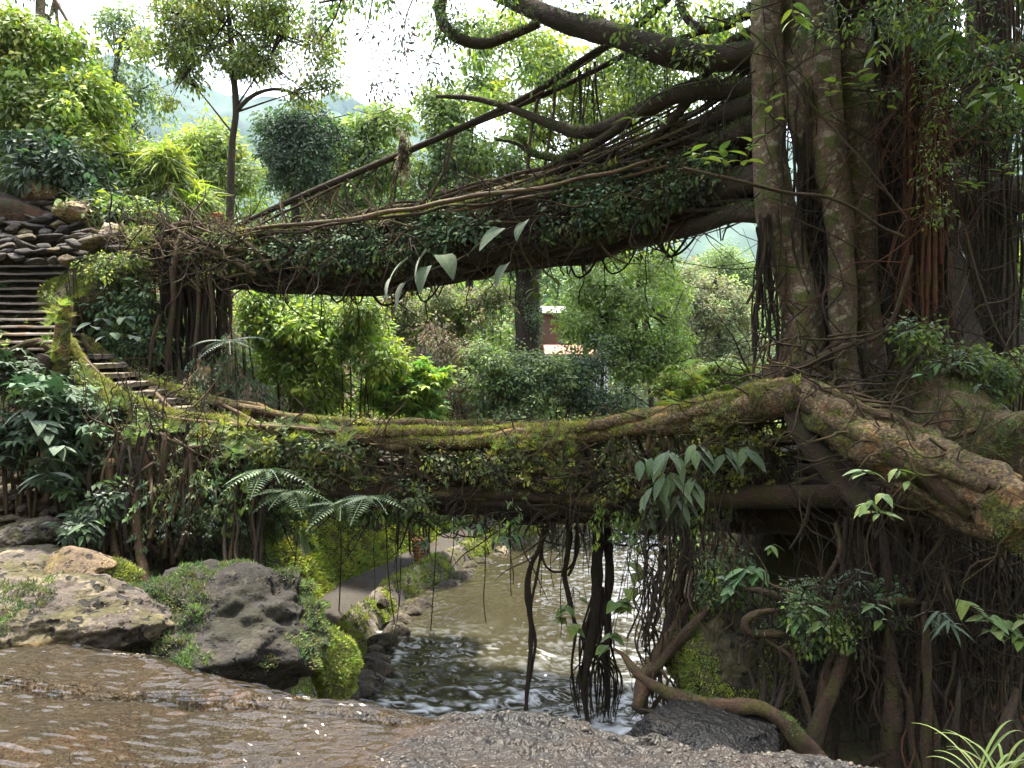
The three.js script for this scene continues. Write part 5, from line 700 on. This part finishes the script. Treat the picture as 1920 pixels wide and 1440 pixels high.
  // aerial roots, each its own strand
  const strand = (x, y0, y1, d, R, mat, w = 0.05) => { const a = P(x, y0, d), b = P(x + (r() - 0.5) * 30, y1, d + (r() - 0.5) * 0.3), pts = [a]; for (let i = 1; i < 5; i++) pts.push(a.clone().lerp(b, i / 5).add(V((r() - 0.5) * w, 0, (r() - 0.5) * w))); pts.push(b); part('aerial_root', tube(pts, [R, R * 0.8, R * 0.9], { seg: 5, step: 0.2, rough: 0.2 }), mat, fig); };
  for (let i = 0; i < 16; i++) strand(1700 + r() * 18, -40, 420 + r() * 180, 10.1 + r() * 0.2, 0.01 + r() * 0.022, M.redRoot); for (let i = 0; i < 22; i++) strand(1735 + r() * 36, -40, 380 + r() * 260, 9.9 + r() * 0.3, 0.01 + r() * 0.028, M.redRoot);
  for (let i = 0; i < 12; i++) strand(1418 + r() * 40, 400 + r() * 60, 600 + r() * 110, 10.1 + r() * 0.3, 0.012 + r() * 0.02, M.darkRoot, 0.1); for (let i = 0; i < 16; i++) strand(1460 + r() * 80, 60 + r() * 200, 420 + r() * 250, 10.2 + r() * 0.3, 0.008 + r() * 0.016, M.darkRoot, 0.08);
  for (let i = 0; i < 66; i++) strand(1600 + r() * 340, r() < 0.6 ? -40 : 330 + r() * 60, 450 + r() * 280, 10.6 + r() * 1.6, 0.008 + r() * 0.022, pick([M.darkRoot, M.limb, M.root], r), 0.1); for (let i = 0; i < 14; i++) strand(1280 + r() * 140, 80 + r() * 90, 220 + r() * 160, 11 + r() * 0.4, 0.006 + r() * 0.01, M.darkRoot, 0.06);
  for (const [l, R] of [[[[1320, 30, 9.6], [1400, 55, 9.6], [1440, 90, 9.5], [1500, 170, 9.5], [1560, 240, 9.5], [1620, 305, 9.4], [1700, 410, 9.4]], 0.014], [[[1280, 315, 9.8], [1380, 338, 9.6], [1480, 362, 9.5], [1545, 368, 9.4], [1600, 390, 9.4], [1650, 425, 9.4], [1695, 445, 9.5]], 0.022], [[[1605, 640, 9.7], [1640, 635, 9.6], [1670, 605, 9.6], [1690, 550, 9.6], [1710, 480, 9.7]], 0.022], [[[1608, 645, 9.65], [1650, 628, 9.6], [1680, 590, 9.6], [1700, 520, 9.6]], 0.014], [[[1810, 430, 9.6], [1840, 540, 9.4], [1880, 640, 9.2], [1960, 760, 9.0]], 0.012], [[[1700, 20, 9.8], [1760, 160, 9.8], [1790, 150, 9.8], [1860, 120, 9.8], [1980, 70, 9.8]], 0.016], [[[1480, 260, 9.8], [1520, 225, 9.7], [1570, 205, 9.7], [1640, 190, 9.7]], 0.01], [[[1400, 570, 10.2], [1424, 520, 10.2], [1435, 440, 10.2], [1425, 400, 10.2]], 0.02], [[[1415, 520, 10.2], [1450, 545, 10.2], [1475, 510, 10.1]], 0.018]]) put('liana', l, R, M.root, { seg: 6, step: 0.1, rough: 0.15 });
  tangle(fig, (u, v, q) => P(1420 + u * 500, v * 700, 9.9 + q() * 1.8), 330, 2.2, 0.009, [M.darkRoot, M.limb, M.root], 66, 6); tangle(fig, (u, v, q) => P(1680 + u * 100, 20 + v * 500, 9.7 + q() * 0.4), 90, 1.6, 0.008, [M.redRoot], 67, 6);
  tangle(fig, (u, v, q) => P(1420 + u * 400, 620 + v * 200, 9.2 + q() * 1.2), 200, 0.8, 0.014, [M.root, M.moss, M.darkRoot], 68, 0.4);
  // crown: above the frame it shades the right half; its edge hangs into the top of the picture
  const cl = lobesOf([[1000, -40, 120, 60, 11.5], [1150, -30, 130, 70, 10.5], [1320, 10, 90, 50, 10], [1560, 20, 130, 60, 9.6], [1750, 20, 140, 80, 9.2], [1880, 90, 90, 60, 9], [880, 40, 80, 50, 12.5], [1210, 130, 60, 50, 11.6], [1320, 110, 60, 50, 11.2], [690, -10, 60, 30, 11.5], [620, 10, 50, 30, 12], [790, 50, 45, 50, 12.2], [1680, 170, 90, 50, 10.4], [1850, 200, 90, 60, 10.4], [1840, 300, 100, 50, 11.2], [1000, 130, 60, 40, 12.6]], 11);
  foliage(fig, 'crown', cl, 'twig', [G.mid, G.deep, G.bright, G.dark], 1750, 0.7, { seed: 501, gap: 0.0, gapFreq: 0.9 });
  for (const [l, R] of [[[[900, -50, 12.6], [780, -25, 12.0], [700, -10, 11.6], [600, 5, 11.4]], 0.04], [[[780, -25, 12.0], [760, 60, 11.8], [765, 130, 11.8]], 0.014], [[[700, -10, 11.6], [690, 50, 11.5], [660, 100, 11.5]], 0.014], [[[640, 0, 11.5], [610, 60, 11.5], [590, 100, 11.4]], 0.016], [[[840, -30, 12.2], [820, 70, 12], [790, 150, 12], [740, 200, 12]], 0.014], [[[740, 200, 12], [700, 215, 12], [660, 205, 12]], 0.008], [[[690, 50, 11.5], [720, 90, 11.5], [730, 130, 11.5]], 0.008]]) put('bough', l, [R, R * 0.4], M.limb, { seg: 5, rough: 0.2, wob: 0.05 });
  foliage(fig, 'crown', lobesOf([[610, 30, 45, 45, 11.4], [680, 50, 45, 50, 11.5], [765, 80, 40, 60, 11.8], [800, 140, 40, 40, 12], [735, 150, 45, 50, 11.8], [700, 10, 70, 30, 11.6], [850, 40, 40, 50, 12.3], [590, 100, 20, 30, 11.4]], 11.6), 'twig', [G.dark, [0.07, 0.055, 0.04], G.deep, [0.09, 0.06, 0.045]], 300, 0.62, { seed: 503, gap: 0.05, gapFreq: 1.4 });
  const top = [[V(4, 13.5, -12), 4, 1.8, 3], [V(8, 13, -11), 4, 2.2, 3], [V(6, 15, -15), 5, 2.5, 3.5], [V(10, 12, -15), 4, 3, 4], [V(4.5, 14.5, -6), 3, 1.5, 4], [V(4, 15, 0), 4, 1.5, 3.5], [V(1, 15, -3), 3, 1.3, 3], [V(7, 13.5, -4), 3, 1.6, 3]];
  foliage(fig, 'crown', top, 'leafy', [G.mid, G.deep, G.mid], 2300, 1.6, { seed: 502, gap: -0.2, gapFreq: 0.4 });
  for (const [c] of top) part('limb', tube([P(1560, 60, 11), P(1560, 0, 11).lerp(c, 0.5).add(V(0, 0.6, 0)), c], [0.25, 0.16, 0.06], { seg: 8, step: 0.4 }), M.limb, fig);
  // twigs whose leaves can be told apart
  const leafG = [leafShape(1, 0.4, { k: 5, droop: 0.25, fold: 0.2 }), leafShape(1, 0.46, { k: 5, droop: 0.4, fold: 0.15 })], gm = [waxLeaf(0.3, 0.44, 0.04, 0.45), waxLeaf(0.2, 0.33, 0.04, 0.4), waxLeaf(0.36, 0.46, 0.06, 0.45), waxLeaf(0.13, 0.24, 0.05)];
  const twig = (l, n, L, tip) => { const c = curveOf(l), st = put('twig', l, 0.008, M.root, { seg: 5, step: 0.1, rough: 0.1 }), holder = fig.children[fig.children.length - 1];
    for (let i = 0; i < n; i++) { const t = 1 - 0.75 * Math.pow(i / n, 1.2), p = c.getPointAt(t), tg = c.getTangentAt(t), a = i * 2.4 + r(), dir = tg.clone().multiplyScalar(0.5).add(V(Math.cos(a), 0.35 * (r() - 0.3), Math.sin(a))); const o = []; addLeaf(o, leafG[i % 2], p, dir, (r() - 0.5) * 0.6, L * (0.75 + r() * 0.45)); part('leaf', o[0], pick(gm, r), holder); } };
  for (const [l, n, L] of [[[[1350, 330, 9.4], [1330, 300, 9.3], [1295, 285, 9.2]], 8, 0.2], [[[1380, 335, 9.4], [1400, 300, 9.2], [1410, 260, 9.1]], 7, 0.22], [[[1360, 330, 9.3], [1360, 300, 9.2], [1350, 285, 9.2]], 7, 0.2], [[[1470, 240, 9.3], [1440, 210, 9.2], [1440, 190, 9.2]], 6, 0.2], [[[1640, 190, 9.3], [1615, 160, 9.2], [1605, 140, 9.2]], 8, 0.2], [[[1690, 225, 9.3], [1640, 180, 9.2], [1620, 155, 9.2]], 6, 0.2], [[[1560, 200, 9.4], [1555, 170, 9.3], [1570, 150, 9.2]], 7, 0.17], [[[1480, -20, 8.8], [1485, 10, 8.8], [1490, 40, 8.7]], 6, 0.22], [[[1700, 220, 9.6], [1740, 190, 9.5], [1750, 110, 9.4]], 12, 0.17], [[[1860, 130, 9.2], [1850, 160, 9.1], [1840, 190, 9.0]], 8, 0.26], [[[1930, 130, 9.0], [1890, 160, 8.9], [1870, 175, 8.9]], 8, 0.26], [[[1790, 380, 9.4], [1810, 355, 9.3], [1830, 345, 9.3]], 7, 0.16], [[[1890, 340, 9.4], [1880, 320, 9.3], [1885, 305, 9.2]], 6, 0.18], [[[1240, 215, 10.8], [1210, 220, 10.6], [1180, 222, 10.5]], 6, 0.24], [[[1660, 60, 9.2], [1650, 80, 9.1], [1640, 110, 9.1]], 8, 0.2], [[[1400, 40, 9.4], [1390, 30, 9.3], [1380, 60, 9.3]], 6, 0.2], [[[1800, 30, 8.9], [1790, 60, 8.9], [1780, 95, 8.9]], 8, 0.26], [[[1700, 150, 9.6], [1680, 170, 9.6], [1650, 175, 9.6]], 7, 0.2]]) twig(l, n, L);
  leavesAlong(fig, 'climbing_leaves', (u, v, q) => P(1730 + u * 40, 100 + v * 320, 9.7 + q() * 0.2), 90, 'twig', [G.mid, G.bright, G.olive], 0.5, { seed: 511 });
}
// bank face under the landing: rock, hollow and leaning roots
boulder('boulder', 'mossy green boulder under the right end of the lower bridge', 1375, 1240, 8.9, 115, 120, { seed: 71, rz: 90, rough: 0.18, tint: [0.35, 0.34, 0.25], moss: 2600, gap: -0.15, up: -0.4, mossCols: [G.lime, G.bright, G.lime], mossSize: 0.8 });
boulder('boulder', 'black wet boulder at the river edge below the crooked root', 1300, 1390, 7.6, 150, 60, { seed: 73, rz: 110, tint: [0.16, 0.16, 0.17], mat: M.wetRock });
boulder('boulder', 'tall dark rock behind the leaning roots at lower right', 1520, 1290, 9.8, 70, 150, { seed: 75, tint: [0.18, 0.18, 0.15] });
boulder('boulder', 'dark overhanging rock above the hollow under the fig roots', 1760, 1090, 10.6, 260, 120, { seed: 77, rz: 160, tint: [0.16, 0.14, 0.12] });
M.bankRoot = std({ map: T.root, bumpMap: T.barkBump, bumpScale: 0.03, color: lin(0.52, 0.46, 0.38) });
const thicket = thing('bank_root_thicket', 'tangle of brown roots propping the right bank above a dark hollow', 'roots', P(1560, 1440, 8.3));
{
  const r = rng(901), put = (name, l, R, mat = pick([M.root, M.darkRoot, M.bankRoot], r)) => { const g = tube(l.map(p => P(...p)), R, { seg: 10, step: 0.06, rough: 0.42, freq: 5, wob: 0.05 }); part(name, g, mat, thicket); return g; };
  const g1 = put('crooked_root', [[1150, 1215, 8.9], [1185, 1255, 8.6], [1240, 1290, 8.3], [1310, 1315, 8.0], [1380, 1325, 7.8], [1440, 1335, 7.7], [1490, 1375, 7.6], [1540, 1430, 7.5], [1560, 1490, 7.5]], [0.015, 0.06, 0.075, 0.075, 0.085, 0.1, 0.11]); mossOn(thicket, g1, 300, [G.olive, G.mid], { seed: 5, gap: 0.1, size: 0.5 });
  for (const [l, R, m] of [
    [[[1200, 1330, 8.0], [1330, 1335, 7.9], [1430, 1350, 7.75], [1500, 1400, 7.6]], 0.045], [[[1300, 1130, 9.0], [1265, 1190, 8.8], [1225, 1250, 8.6], [1190, 1330, 8.4]], 0.09], [[[1290, 1000, 9.2], [1280, 1080, 9.1], [1255, 1160, 9.0], [1230, 1240, 8.8]], 0.07], [[[1340, 1120, 8.7], [1300, 1165, 8.6], [1260, 1205, 8.6], [1215, 1265, 8.5]], 0.06],
    [[[1470, 1140, 8.2], [1420, 1145, 8.1], [1398, 1160, 8.1], [1410, 1180, 8.1], [1460, 1185, 8.1], [1470, 1195, 8.1]], 0.045], [[[1400, 1170, 8.1], [1440, 1200, 8.1], [1480, 1230, 8.0], [1500, 1300, 7.9]], 0.025], [[[1395, 1105, 8.3], [1440, 1110, 8.2], [1475, 1130, 8.2]], 0.04],
    [[[1592, 1150, 8.1], [1578, 1230, 8.0], [1560, 1290, 7.9], [1540, 1340, 7.8], [1525, 1400, 7.7], [1520, 1470, 7.6]], 0.07], [[[1600, 1150, 8.2], [1590, 1240, 8.1], [1555, 1310, 8.0], [1520, 1370, 7.8], [1500, 1420, 7.7]], 0.05], [[[1565, 1180, 8.1], [1550, 1260, 8.0], [1530, 1330, 7.9]], 0.04], [[[1480, 1195, 8.1], [1490, 1250, 8.0], [1510, 1320, 7.9], [1520, 1370, 7.8]], 0.035], [[[1432, 1205, 8.2], [1430, 1270, 8.1], [1432, 1340, 7.9]], 0.03], [[[1460, 1200, 8.2], [1448, 1280, 8.1], [1440, 1330, 7.9]], 0.028], [[[1478, 1215, 8.1], [1462, 1290, 8.0], [1445, 1345, 7.8]], 0.028],
    [[[1650, 960, 8.4], [1655, 1030, 8.3], [1660, 1110, 8.2], [1668, 1180, 8.1]], 0.05], [[[1668, 1140, 8.1], [1672, 1230, 8.0], [1674, 1330, 7.9], [1670, 1470, 7.8]], 0.09], [[[1735, 1130, 7.8], [1737, 1220, 7.8], [1742, 1320, 7.7], [1745, 1470, 7.6]], 0.05], [[[1730, 1200, 7.8], [1738, 1290, 7.75], [1750, 1350, 7.7], [1755, 1470, 7.6]], 0.035],
    [[[1600, 1195, 8.1], [1620, 1225, 8.0], [1660, 1245, 8.0]], 0.03], [[[1680, 1260, 7.9], [1700, 1310, 7.8], [1715, 1400, 7.7], [1740, 1480, 7.6]], 0.04], [[[1530, 1135, 8.2], [1620, 1132, 8.1], [1720, 1128, 8.0]], 0.04], [[[1525, 1130, 8.1], [1550, 1085, 8.0], [1570, 1040, 8.0], [1566, 980, 8.1]], 0.022], [[[1905, 1290, 7.5], [1885, 1350, 7.4], [1870, 1420, 7.3], [1860, 1490, 7.3]], 0.07], [[[1760, 1050, 8.0], [1775, 1100, 7.9], [1785, 1130, 7.9]], 0.025], [[[1720, 1075, 8.0], [1745, 1035, 7.9], [1770, 1000, 7.9]], 0.018], [[[1800, 1270, 7.6], [1790, 1330, 7.5], [1788, 1440, 7.4]], 0.03], [[[1480, 1030, 8.7], [1510, 980, 8.7], [1530, 920, 8.7]], 0.02]]) { put('prop_root', l, [R * 0.35, R * 0.85, R * 0.95, R * 1.15, R * 0.8], m); const c = curveOf(l); for (let k = 0; k < 3; k++) { const a = c.getPointAt(0.2 + r() * 0.7); link(thicket, 'side_root', a, a.clone().add(V((r() - 0.5) * 0.7, -0.25 - r() * 0.6, (r() - 0.3) * 0.3)), R * (0.2 + r() * 0.25), pick([M.root, M.darkRoot], r), r, 0.1); } }
  for (let i = 0; i < 90; i++) { const x = 1580 + r() * 370, d = 8.4 + r() * 1.6, y0 = 960 + r() * 60, a = P(x, y0, d), b = P(x + (r() - 0.5) * 40, 1240 + r() * 230, d - 0.3); link(thicket, 'curtain_root', a, b, 0.006 + r() * 0.02, pick([M.darkRoot, M.darkRoot, M.root], r), r, 0.08); }
  for (let i = 0; i < 46; i++) { const x = 1690 + r() * 250, d = 7.6 + r() * 1.0; link(thicket, 'fine_root', P(x, 1220 + r() * 150, d), P(x + (r() - 0.5) * 60, 1430 + r() * 60, d - 0.2), 0.006 + r() * 0.012, pick([M.root, M.darkRoot, M.redRoot], r), r, 0.08); }
  tangle(thicket, (u, v, q) => P(1570 + u * 370, 960 + v * 420, 7.9 + q() * 1.6), 420, 1.3, 0.009, [M.darkRoot, M.root], 69, 4); tangle(thicket, (u, v, q) => P(1190 + u * 200, 1000 + v * 280, 8.5 + q() * 0.7), 200, 0.8, 0.01, [M.darkRoot, M.root, M.moss], 70, 1.5); tangle(thicket, (u, v, q) => P(1420 + u * 300, 1080 + v * 330, 7.8 + q() * 0.8), 160, 0.7, 0.009, [M.root, M.darkRoot], 74, 1.2);
  leavesAlong(thicket, 'leaves', (u, v, q) => P(1400 + u * 300, 1085 + v * 90, 8.0 + q() * 0.5), 110, 'small', [G.deep, G.mid, G.dark], 0.9, { seed: 611, gap: -0.1 });
  leavesAlong(thicket, 'leaves', (u, v, q) => P(1480 + u * 130, 1140 + v * 70, 7.9 + q() * 0.3), 60, 'small', [G.deep, G.mid, G.bright], 0.9, { seed: 612 });
  leavesAlong(thicket, 'leaves', (u, v, q) => P(1300 + u * 110, 1040 + v * 90, 8.6 + q() * 0.3), 60, 'small', [G.deep, G.mid], 0.8, { seed: 613 });
}
console.log('fig done');
// ---------------------------------------------------------------- plants near enough for single leaves
function leafPlant(name, label, cat, base, stems, L, W, mats, o = {}) { // stems: lists of places; leaves: [px, py, d, dirx, diry, dirz, scale]
  const t = thing(name, label, cat, P(...base), o.group), g = [0, 1].map(i => leafShape(1, W, { k: 8, droop: 0.25 + 0.2 * i, fold: 0.18, heart: o.heart ?? 0 })), r = rng(o.seed ?? 1);
  for (const s of stems) part('stem', tube(s.map(p => P(...p)), o.stemR ?? 0.01, { seg: 5, step: 0.1, rough: 0.1 }), o.stemMat ?? M.root, t);
  for (const [x, y, d, dx, dy, dz, s = 1] of o.leaves) { const out = []; addLeaf(out, pick(g, r), P(x, y, d), V(dx, dy, dz), (r() - 0.5) * 0.5, L * s * (0.88 + r() * 0.24)); part('leaf', out[0], pick(mats, r), t); }
  return t;
}
const silver = [waxLeaf(0.1, 0.15, 0.08), waxLeaf(0.08, 0.12, 0.065), waxLeaf(0.12, 0.17, 0.1)];
leafPlant('climbing_vine', 'climber with large pale heart-shaped leaves on the upper bridge side', 'vine', [900, 500, 11.9], [[[985, 415, 12.0], [930, 440, 11.9], [870, 480, 11.9], [800, 510, 12.0], [730, 545, 12.2]], [[870, 480, 11.9], [840, 500, 11.8]], [[960, 500, 11.9], [930, 520, 11.8]]], 0.45, 0.74, silver, { heart: 0.16, seed: 5, leaves: [[985, 415, 11.9, -0.55, -0.75, 0.6, 0.9], [940, 428, 11.8, -0.85, -0.6, 0.4, 1.15], [800, 470, 11.9, -0.8, -0.9, 0.3, 1], [830, 478, 11.7, 0.6, -0.7, 0.9, 0.95], [800, 500, 11.7, -0.5, -0.9, 0.6, 1.05], [765, 485, 11.9, -0.9, -0.7, 0.3, 1.0], [760, 530, 11.9, -0.7, -0.9, 0.4, 1.1], [950, 495, 11.8, -0.6, -0.8, 0.5, 1.05], [905, 455, 12, -0.9, -0.5, 0.3, 0.85], [735, 520, 12, -0.6, -0.9, 0.4, 0.8]] });
{ // pale elliptical leaves hanging over the right end of the lower bridge
  const r = rng(71), lv = []; for (const [x, y, n] of [[1250, 850, 5], [1300, 840, 5], [1360, 845, 5], [1250, 890, 6], [1290, 900, 6], [1230, 920, 6], [1275, 935, 5], [1390, 840, 3], [1210, 860, 3]]) for (let i = 0; i < n; i++) { const a = r() * 6.28; lv.push([x + (r() - 0.5) * 24, y + (r() - 0.5) * 14, 8.9 + r() * 0.25, Math.cos(a) * 0.8, -0.75 + 0.3 * Math.sin(a), 0.45 + 0.3 * r(), 0.7 + r() * 0.5]); }
  leafPlant('leafy_vine', 'vine with clustered pale elliptical leaves on the right end of the lower bridge', 'vine', [1290, 900, 9.1], [[[1400, 800, 9.2], [1330, 830, 9.1], [1270, 860, 9.05], [1240, 910, 9.0]], [[1330, 830, 9.1], [1310, 880, 9.0], [1280, 930, 9.0]], [[1330, 830, 9.1], [1390, 835, 9.0]]], 0.33, 0.42, [waxLeaf(0.12, 0.19, 0.08), waxLeaf(0.15, 0.22, 0.1), waxLeaf(0.09, 0.15, 0.07)], { leaves: lv, seed: 8 });
}
function sprig(label, base, spots, L, mats, o = {}) { const r = rng(o.seed ?? 3), lv = [], st = []; for (const [x, y, d, n] of spots) { st.push([base, [(base[0] + x) / 2 + (r() - 0.5) * 14, (base[1] + y) / 2, d], [x, y, d]]); for (let i = 0; i < n; i++) { const a = r() * 6.28; lv.push([x + (r() - 0.5) * 10, y + (r() - 0.5) * 10, d + (r() - 0.5) * 0.1, Math.cos(a), -0.4 + 0.5 * r(), Math.sin(a) * 0.7 + 0.3, 0.7 + r() * 0.6]); } } return leafPlant(o.name ?? 'sprig', label, o.cat ?? 'plant', base, st, L, o.w ?? 0.4, mats, { ...o, leaves: lv, stemR: 0.005 }); }
const lime = [waxLeaf(0.22, 0.35, 0.04, 0.45), waxLeaf(0.15, 0.27, 0.03, 0.45), waxLeaf(0.3, 0.38, 0.06, 0.45)], greens = [waxLeaf(0.06, 0.16, 0.03), waxLeaf(0.09, 0.22, 0.035), waxLeaf(0.04, 0.11, 0.025)], dusk = [waxLeaf(0.07, 0.13, 0.06), waxLeaf(0.09, 0.16, 0.07), waxLeaf(0.05, 0.1, 0.05)];
sprig('upright sprig with lime leaves in front of the great mossy root', [1640, 1010, 7.4], [[1620, 885, 7.4, 6], [1630, 940, 7.4, 7], [1650, 960, 7.4, 6], [1685, 880, 7.5, 5], [1700, 905, 7.5, 4], [1660, 925, 7.4, 4]], 0.17, lime, { seed: 31 });
sprig('lime leaved creeper trailing at the right edge above the roots', [1800, 1130, 7.5], [[1810, 1130, 7.5, 4], [1850, 1155, 7.4, 6], [1880, 1165, 7.4, 6], [1905, 1190, 7.3, 7], [1865, 1185, 7.4, 5], [1920, 1160, 7.3, 6]], 0.17, lime, { seed: 32, w: 0.6, heart: 0.1 });
sprig('fan-leaved plant beside the pale prop root at lower right', [1770, 1180, 7.6], [[1765, 1150, 7.6, 9], [1780, 1165, 7.5, 9], [1750, 1160, 7.6, 6]], 0.21, dusk, { seed: 33, w: 0.18 });
sprig('green broad-leaved plant above the mossy boulder', [1385, 1115, 8.4], [[1365, 1085, 8.4, 7], [1395, 1070, 8.4, 7], [1420, 1065, 8.5, 6], [1375, 1105, 8.3, 5]], 0.2, greens, { seed: 34, w: 0.5 });
sprig('small lime seedling on the dark wall under the bridge beam', [1450, 1040, 8.6], [[1445, 1025, 8.6, 7]], 0.15, lime, { seed: 35 });
sprig('heart-leaved green creeper hanging beside the dark hanging roots', [1190, 1000, 9.6], [[1180, 1055, 9.6, 4], [1195, 1075, 9.6, 4], [1185, 1100, 9.6, 3], [1160, 1130, 9.7, 5], [1175, 1145, 9.7, 4], [1210, 1070, 9.6, 3], [1245, 1040, 9.5, 3], [1150, 1190, 9.8, 3], [1140, 1215, 9.8, 3]], 0.17, lime, { seed: 36, w: 0.8, heart: 0.12, name: 'creeper' });
sprig('heart-leaved sprays left of the dark hanging roots', [1075, 1100, 9.9], [[1060, 1140, 9.9, 4], [1050, 1160, 9.9, 4], [1085, 1120, 9.9, 3], [1075, 1175, 9.9, 3]], 0.14, lime, { seed: 37, w: 0.8, heart: 0.12, name: 'creeper' });
sprig('trailing leaves on the dark bank between leaning roots', [1510, 1130, 8.0], [[1500, 1150, 8.0, 6], [1520, 1140, 7.9, 6], [1540, 1165, 7.9, 6], [1490, 1165, 8.0, 5], [1640, 1135, 7.8, 4], [1650, 1165, 7.8, 4]], 0.15, [...greens, ...lime], { seed: 38, w: 0.45 });
sprig('whitish palmate seedling on the dark bank wall', [1605, 1080, 8.0], [[1605, 1068, 8.0, 6], [1615, 1090, 7.9, 7]], 0.15, dusk, { seed: 39, w: 0.2 });
sprig('big pale leaves of a plant at the left edge under the stairs', [90, 870, 9.6], [[70, 790, 9.6, 5], [90, 810, 9.6, 6], [110, 840, 9.5, 6], [85, 860, 9.5, 5], [55, 770, 9.7, 5], [90, 890, 9.5, 4]], 0.3, dusk, { seed: 40, w: 0.42 });
sprig('bright leaved plant at the foot of the left bank', [150, 990, 9.2], [[140, 990, 9.2, 5], [165, 980, 9.2, 5], [155, 1000, 9.2, 4]], 0.18, greens, { seed: 41, w: 0.4 });
sprig('broad leaves on the rock mound right of the stairs', [205, 640, 12.7], [[210, 625, 12.7, 5], [195, 595, 12.8, 5], [235, 598, 12.8, 5], [250, 630, 12.7, 4], [175, 610, 12.8, 4]], 0.24, dusk, { seed: 42, w: 0.6 });
sprig('yellow-green leaves hanging under the upper bridge arch', [1010, 540, 12.2], [[1015, 520, 12.2, 4], [1005, 545, 12.2, 3], [1030, 525, 12.2, 3]], 0.22, lime, { seed: 43, w: 0.6 });
sprig('hanging leafy shoots below the lower bridge middle', [930, 960, 9.8], [[900, 985, 9.8, 4], [935, 1010, 9.8, 4], [870, 990, 9.8, 3], [960, 1000, 9.8, 4], [800, 1010, 9.9, 4]], 0.2, greens, { seed: 44, w: 0.3 });
sprig('weedy sprays on the mound in front of the aerial roots', [1720, 640, 9.2], [[1700, 600, 9.3, 5], [1715, 625, 9.2, 5], [1760, 680, 9.1, 6], [1800, 680, 9.0, 6], [1840, 720, 8.9, 7], [1730, 700, 9.0, 6], [1870, 750, 8.8, 6]], 0.17, greens, { seed: 45, w: 0.35 });
{
  const t = thing('epiphyte_clump', 'dry brown epiphyte clump hanging on the long handrail cable', 'plant', P(757, 290, 13.3)); part('root_ball', rock(P(757, 290, 13.3), 0.09, 0.3, 0.09, { detail: 8, seed: 5, rough: 0.4, tint: [0.4, 0.35, 0.25] }), M.moss, t);
  leavesAlong(t, 'dry_leaves', (u, v, q) => P(745 + u * 24, 235 + v * 100, 13.25 + q() * 0.1), 60, 'hang', [G.brown, G.dry, G.olive], 0.45, { seed: 81 });
}
// ferns with single fronds
function fern(label, px, py, d, n, len, mats, o = {}) {
  const b = P(px, py, d), t = thing('fern', label, 'fern', b, 'bridge ferns'), r = rng(o.seed ?? 1);
  for (let i = 0; i < n; i++) { const a = lerp(o.a0 ?? 0, o.a1 ?? 6.28, (i + 0.5) / n) + (r() - 0.5) * 0.3; part('frond', frond(len * (0.75 + r() * 0.5), len * 0.3, len * 0.07, 16, o.droop ?? 0.9).rotateX(-(o.el ?? 0.5) - (r() - 0.5) * 0.4).rotateY(a).translate(b.x, b.y, b.z), pick(mats, r), t); }
}
const fm = [waxLeaf(0.06, 0.15, 0.03), waxLeaf(0.09, 0.19, 0.035), waxLeaf(0.05, 0.12, 0.03)];
fern('feathery fern spreading from the lower bridge left of centre', 500, 880, 9.8, 5, 0.6, fm, { seed: 1, el: 0.12, a0: -1.7, a1: 1.5, droop: 0.9 });
fern('second fern hanging just below the first at the lower bridge', 545, 920, 9.8, 5, 0.58, fm, { seed: 2, el: 0.12, a0: -1.7, a1: 1.5, droop: 0.9 });
fern('fern drooping from the deck above the footpath', 690, 930, 9.7, 5, 0.58, fm, { seed: 3, el: 0.12, a0: -1.7, a1: 1.5, droop: 0.9 });
fern('fern low on the deck edge nearest the river', 640, 945, 9.75, 4, 0.5, fm, { seed: 4, el: 0.12, a0: -1.7, a1: 1.5, droop: 0.9 });
fern('grey green fern hanging behind the lower bridge stairs', 430, 640, 12.4, 7, 0.6, [waxLeaf(0.13, 0.18, 0.13)], { seed: 5, el: 0.2 });
fern('olive fern on the handrail at the left bend', 265, 800, 10.4, 8, 0.42, [waxLeaf(0.22, 0.24, 0.05), waxLeaf(0.16, 0.2, 0.05)], { seed: 6, el: 0.2 });
fern('olive fern below the handrail right of the bend', 370, 830, 10.2, 8, 0.42, [waxLeaf(0.22, 0.24, 0.05), waxLeaf(0.16, 0.2, 0.05)], { seed: 7, el: 0.1 });
// grass tuft in the lower right corner
{
  const b = P(1860, 1470, 5.2), t = thing('grass_tuft', 'tuft of long pale green grass blades in the lower right corner', 'grass', b), r = rng(99), mats = [waxLeaf(0.24, 0.33, 0.08, 0.45), waxLeaf(0.3, 0.36, 0.1, 0.45)];
  for (let i = 0; i < 22; i++) { const a = -2.6 + r() * 2.4 + (i % 3 ? 0 : 2), L = 0.35 + r() * 0.4, pos = [], idx = [], k = 9, dx = Math.cos(a), dz = Math.sin(a), ox = (r() - 0.5) * 0.3, oz = (r() - 0.5) * 0.2, lift = 0.9 + r() * 0.5; for (let j = 0; j <= k; j++) { const s = j / k, w = 0.009 * Math.sin(Math.PI * (0.15 + 0.85 * s) ) + 0.0006, h = L * (lift * s - 0.75 * s * s), q = L * 0.8 * s; pos.push(b.x + ox + dx * q - dz * w, b.y + h, b.z + oz + dz * q + dx * w, b.x + ox + dx * q, b.y + h - 0.003, b.z + oz + dz * q, b.x + ox + dx * q + dz * w, b.y + h, b.z + oz + dz * q - dx * w); if (j) { const e = j * 3, f = e - 3; idx.push(f, f + 1, e, e, f + 1, e + 1, f + 1, f + 2, e + 1, e + 1, f + 2, e + 2); } } part('blade', geom(pos, idx), pick(mats, r), t); }
}
console.log('small plants done');
renderer.render(scene, camera);
